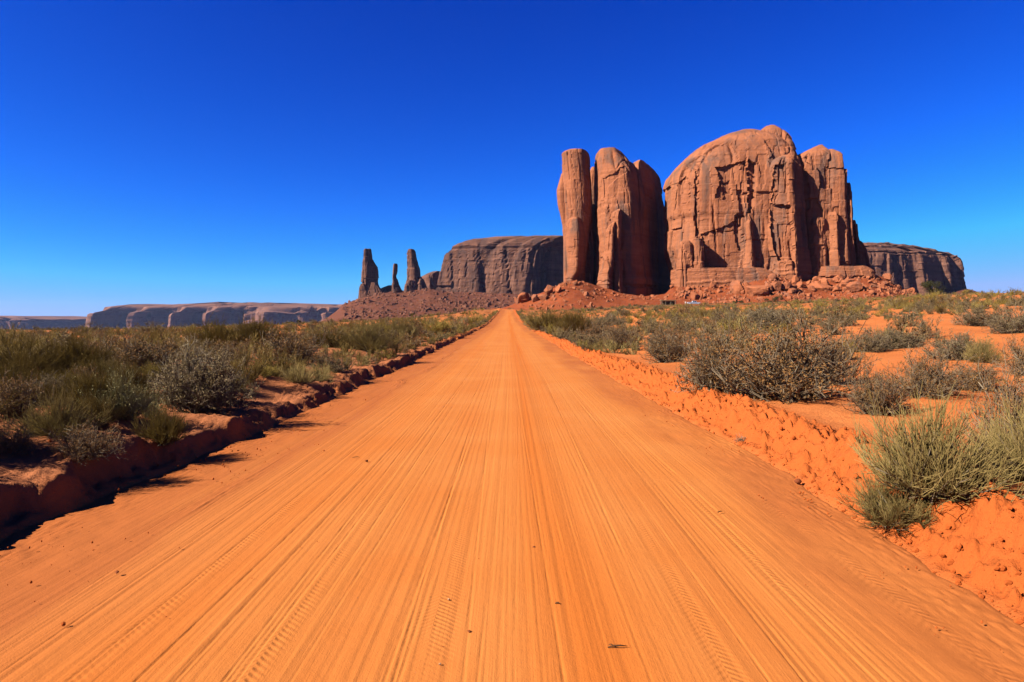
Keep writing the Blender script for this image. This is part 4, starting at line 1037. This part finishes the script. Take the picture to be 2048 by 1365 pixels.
juniper(1534, 606, 22, 14, 300, "low wide juniper between the two small round ones and the rubble cone", talus_near, 5)
juniper(1694, 597, 26, 12, 300, "low juniper at the foot of the right rubble heap", talus_near, 6)
juniper(1748, 596, 24, 12, 300, "low juniper near the far right end of the butte's rubble", talus_near, 7)
juniper(1273, 594, 14, 9, 306, "small juniper in front of the black shadow of the tower", talus_near, 8)
juniper(909, 627, 11, 13, 420, "tallest of the small trees at the foot of the far brown slope", lambda X, Y: np.array([P(909., 628., 420.)[2]]), 9)
juniper(930, 623, 6, 6, 430, "tiny tree just right of the tallest one on the far slope's foot", lambda X, Y: np.array([P(930., 624., 430.)[2]]), 10)
juniper(824, 632, 12, 8, 420, "low round tree left of the tallest one at the far slope's foot", lambda X, Y: np.array([P(824., 633., 420.)[2]]), 11)
juniper(581, 645, 16, 8, 230, "low dark tree standing against the left far mesa", gz, 12)
juniper(597, 645, 11, 13, 235, "upright dark tree next to the low one against the left far mesa", gz, 13)

# ------------------------------------------------------------------ the stop below the butte: pickup, shelter, person
M_paint = simple("silver_paint", (.42, .46, .54), .3, .5, .2); M_glass = simple("dark_glass", (.02, .03, .04), .1, .6)
M_tyre = simple("tyre_rubber", (.02, .02, .02), .9); M_rim = simple("wheel_rim", (.5, .5, .5), .3, .5, .8)
M_lamp = simple("tail_lamp", (.4, .03, .02), .4); M_wood = simple("weathered_post", (.26, .2, .15), .9, .05)
M_thatch = simple("brush_roof", (.2, .14, .08), .95, .05); M_plank = simple("plank_wall", (.20, .12, .07), .95, .05)
def tn(X, Y): return max(float(talus_near(np.array([X]), np.array([Y]))[0]), float(plain(np.array([X]), np.array([Y]))[0]))
D = 303.0; X = float(P(1387., 606., D)[0])
t = empty("pickup_truck", (X, D, tn(X, D)+.05)); t.rotation_euler = (0, 0, R(6))
mb = MB(); mb.box((0, 0, .72), (5.5, 1.9, .5), (.985, .96)); mb.box((2.0, 0, 1.02), (1.45, 1.8, .14), (.93, .92)); mb.box((-1.75, .86, 1.08), (2.0, .1, .24)); mb.box((-1.75, -.86, 1.08), (2.0, .1, .24)); mb.box((-2.68, 0, 1.08), (.1, 1.8, .24))
mb.build("body", M_paint, t)
mb = MB(); mb.box((.28, 0, 1.36), (2.1, 1.72, .72), (.66, .84)); cab = mb.build("cab", M_paint, t)
for sgn in (-1, 1):
    for x0, w0, sh in ((-.18, .66, .08), (.62, .62, -.12)):
        mb = MB(); mb.box((x0, sgn*.80, 1.42), (w0, .06, .42), (.8, 1)); g_ = mb.build("window", M_glass, cab)
mb = MB(); mb.box((1.12, 0, 1.40), (.06, 1.4, .46), (1, .9), 0, -.26); mb.build("windscreen", M_glass, cab)
for x0 in (-1.75, 1.85):
    for y0 in (-.88, .88):
        mb = MB(); th = np.array([[x0, y0-.11, .38], [x0, y0+.11, .38]]); mb.tube(th, [.38, .38], 18); wh = mb.build("wheel", M_tyre, t, True)
        mb = MB(); mb.tube(np.array([[x0, y0-.125, .38], [x0, y0+.125, .38]]), [.22, .22], 14); mb.build("rim", M_rim, wh, True)
for y0 in (-.75, .75):
    mb = MB(); mb.box((2.755, y0, .84), (.06, .3, .16)); mb.build("headlight", M_rim, t)
    mb = MB(); mb.box((-2.755, y0, .9), (.05, .16, .26)); mb.build("tail_light", M_lamp, t)
mb = MB(); mb.box((2.78, 0, .55), (.12, 1.8, .16)); mb.box((-2.8, 0, .55), (.12, 1.8, .16)); mb.build("bumper", M_rim, t)
tag(t, "silver pickup truck parked on the sand below the domed butte", "pickup truck")
D = 309.0; X = float(P(1336., 600., D)[0]); Z = tn(X, D)
t = empty("shelter", (X, D, Z))
mb = MB(); mb.box((0, 0, 2.25), (6.6, 3.6, .22)); mb.box((0, -.9, 2.41), (6.9, .3, .1)); mb.box((0, .9, 2.41), (6.9, .3, .1)); mb.build("roof", M_thatch, t)
for x0 in (-3, -1.4, .9, 3):
    for y0 in (-1.5, 1.5):
        mb = MB(); mb.tube(np.array([[x0, y0, -.3], [x0+.03, y0, 1.0], [x0, y0, 2.14]]), [.11, .1, .09], 8); mb.build("post", M_wood, t)
mb = MB(); mb.box((.4, 1.62, 1.0), (6.0, .08, 2.1)); mb.build("back_wall", M_plank, t)
tag(t, "low open shelter with a flat roof on posts, left of the pickup", "shelter")
def skin_mesh(name, pts, edges, rad, mat, sub=1):
    me = bpy.data.meshes.new(name); me.from_pydata(pts, edges, []); o = bpy.data.objects.new(name, me); col.objects.link(o)
    m = o.modifiers.new("s", 'SKIN'); o.modifiers.new("d", 'SUBSURF').levels = sub
    for v, r_ in zip(me.skin_vertices[0].data, rad): v.radius = (r_, r_)
    me.skin_vertices[0].data[0].use_root = True
    dg = bpy.context.evaluated_depsgraph_get(); ev = o.evaluated_get(dg); nm = bpy.data.meshes.new_from_object(ev, depsgraph=dg)
    bpy.data.objects.remove(o); nm.name = name; nm.materials.clear(); nm.materials.append(mat)
    return nm
M_skin = simple("skin", (.42, .22, .15), .6); M_white = simple("white_cloth", (.8, .78, .75), .9); M_hair = simple("dark_hair", (.03, .02, .015), .7); M_red = simple("rust_cloth", (.35, .09, .06), .9)
D = 305.0; X = float(P(1371., 602., D)[0]); Z = tn(X, D)
pr = empty("person", (X, D, Z))
pts = [(0, 0, .92), (0, 0, 1.15), (0, 0, 1.40), (0, 0, 1.50), (0, -.02, 1.60), (0, -.02, 1.70), (.1, 0, .86), (.12, -.02, .48), (.12, 0, .06), (.13, -.14, .03), (-.1, 0, .86), (-.12, -.02, .48), (-.12, .02, .06), (-.13, -.12, .03),
       (.19, 0, 1.40), (.25, .02, 1.12), (.25, -.06, .88), (.25, -.09, .78), (-.19, 0, 1.40), (-.25, .02, 1.12), (-.25, -.06, .88), (-.25, -.09, .78)]
ed = [(0, 1), (1, 2), (2, 3), (3, 4), (4, 5), (0, 6), (6, 7), (7, 8), (8, 9), (0, 10), (10, 11), (11, 12), (12, 13), (2, 14), (14, 15), (15, 16), (16, 17), (2, 18), (18, 19), (19, 20), (20, 21)]
rd = [.14, .13, .15, .055, .09, .07, .09, .06, .042, .04, .09, .06, .042, .04, .06, .045, .033, .04, .06, .045, .033, .04]
link("body", skin_mesh("body", pts, ed, rd, M_skin), pr)
link("shirt", skin_mesh("shirt", [(0, 0, .88), (0, 0, 1.15), (0, 0, 1.42), (.2, 0, 1.40), (.26, .02, 1.14), (-.2, 0, 1.40), (-.26, .02, 1.14)], [(0, 1), (1, 2), (2, 3), (3, 4), (2, 5), (5, 6)], [.19, .17, .17, .085, .07, .085, .07], M_white), pr)
link("trousers", skin_mesh("trousers", [(0, 0, .95), (.1, 0, .84), (.12, -.02, .48), (.12, 0, .1), (-.1, 0, .84), (-.12, -.02, .48), (-.12, .02, .1)], [(0, 1), (1, 2), (2, 3), (0, 4), (4, 5), (5, 6)], [.165, .115, .085, .07, .115, .085, .07], M_white), pr)
link("hair", skin_mesh("hair", [(0, .0, 1.66), (0, .0, 1.73)], [(0, 1)], [.095, .085], M_hair), pr)
tag(pr, "person in white clothes standing between the shelter and the pickup", "person")

# ------------------------------------------------------------------ litter on the road: twigs, stones, loose clods
M_stick = simple("dry_stick", (.09, .04, .018), .9, .05); M_stone = simple("pale_stone", (.4, .22, .12), .9, .1); M_clod = simple("dark_stone", (.18, .05, .02), .95, .05)
def rz_at(X, Y): return float(road_z(Y))+.004
def on_road(px, py):
    ax, az = ray(float(px), float(py)); D = CAM_H/-az; return ax*D, D
def twig(px, py, L, a, lab, br=True):
    X, Y = on_road(px, py); mb = MB(); qq = np.random.default_rng(int(px))
    pts = np.array([[-.5*L, 0, 0], [-.2*L, .03*L, .006], [.15*L, -.02*L, .01], [.5*L, .02*L, .004]]); mb.tube(pts, [.0025, .0045, .004, .0015], 6)
    if br: mb.tube(np.array([[-.2*L, .03*L, .006], [-.32*L, .10*L, .012], [-.44*L, .12*L, .006]]), [.003, .0025, .001], 6)
    o = mb.build("twig", M_stick, None, True); o.location = (X, Y, rz_at(X, Y)+.004); o.rotation_euler = (0, 0, a); tag(o, lab, "twig")
twig(1235, 1298, .10, .02, "dark forked twig lying across the road at the bottom centre right")
twig(1440, 1027, .055, .5, "tiny curved twig on the right half of the road")
twig(1115, 1211, .03, -.5, "tiny dark twig left of the forked one on the road", False)
twig(712, 917, .09, .1, "thin twig on the left half of the road", False)
s_mesh = [boulder_mesh(950+i, 1, 6) for i in range(3)]
def stone(px, py, w, mat, lab):
    X, Y = on_road(px, py); s = w*Y/FPX*.5; me = s_mesh[int(px) % 3].copy(); me.materials.clear(); me.materials.append(mat)
    o = link("stone", me); o.location = (X, Y, rz_at(X, Y)+s*.3); o.scale = (s, s, s*.7); o.rotation_euler = (0, 0, px); tag(o, lab, "stone")
stone(235, 1147, 9, M_clod, "small dark stone on the left wheel tracks near the photo's left edge")
stone(1068, 1097, 7, M_clod, "small dark stone in the middle of the road")
stone(897, 1201, 6, M_stone, "pale pebble just left of the road's middle")
stone(938, 1266, 8, M_clod, "dark clod left of the middle, near the bottom of the photo")
stone(880, 1331, 6, M_stone, "pale pebble at the very bottom left of the middle")
stone(1595, 966, 16, M_clod, "red clod fallen at the foot of the right berm")
stone(1945, 1151, 16, M_clod, "red clod at the berm foot in the bottom right corner")
stone(733, 924, 7, M_clod, "dark stone beside the thin twig on the left half of the road")
# crumbs of soil along both verges and over the berm: one object
V, F, n = [], [], 0
bm = bmesh.new(); bmesh.ops.create_icosphere(bm, subdivisions=1, radius=1); iv = np.array([w.co[:] for w in bm.verts]); iff = np.array([[w.index for w in fc.verts] for fc in bm.faces]); bm.free()
for k in range(13000):
    Y = math.exp(q.uniform(math.log(2.6), math.log(45))); c_ = q.random()
    if c_ >= .45 and float(vn(Y/.7, c_*6, s=95)) < q.uniform(-.1, 1.2): continue
    if c_ < .45: X = float(np.interp(Y, _Y, _XR))+q.uniform(-.1, .75); Z = None; s = .004+.022*q.random()**5
    elif c_ < .62: X = float(np.interp(Y, _Y, _XR))-abs(q.normal(0, .35)); Z = 'r'; s = .003+.008*q.random()**3
    elif c_ < .85: X = float(np.interp(Y, _Y, _XL))+abs(q.normal(.6, .45)); Z = 'r'; s = .003+.010*q.random()**3
    elif c_ < .93: X = float(np.interp(Y, _Y, _XL))-q.uniform(0, .9); Z = None; s = .006+.02*q.random()**2.5
    else: X = q.uniform(-3, 2.5); Z = 'r'; s = .0015+.0035*q.random()**2
    zz = rz_at(X, Y)-.002 if Z == 'r' else float(ground_z(np.array([X]), np.array([Y]))[0])
    V.append(iv*s*q.uniform(.6, 1.3, (1, 3))*q.uniform(.75, 1.2, (12, 1))+[X, Y, zz+s*.3]); F.append(iff+n); n += 12
M_crumb = simple("soil_crumb", (.36, .08, .017), .95, .03)
tag(link("soil_crumbs", mesh_np("soil_crumbs", np.concatenate(V), np.concatenate(F), False, [M_crumb])), "loose crumbs of red soil along the verges and over the berm", "loose soil", kind='stuff')
print("objects", len(bpy.data.objects))

# ------------------------------------------------------------------ the air
hm = bpy.data.materials.new("air"); hm.use_nodes = True; ht = hm.node_tree; ht.nodes.clear()
ho = ht.nodes.new('ShaderNodeOutputMaterial'); hv = ht.nodes.new('ShaderNodeVolumePrincipled')
hv.inputs['Color'].default_value = (.34, .48, .9, 1); hv.inputs['Density'].default_value = 1.5e-5; hv.inputs['Anisotropy'].default_value = .2
ht.links.new(hv.outputs[0], ho.inputs['Volume'])
mb = MB(); mb.box((0, 4450, 55), (19000, 9240, 300))
hz = mb.build("haze", hm); tag(hz, "thin blue desert air between the camera and the far mesas", "haze", kind='stuff')
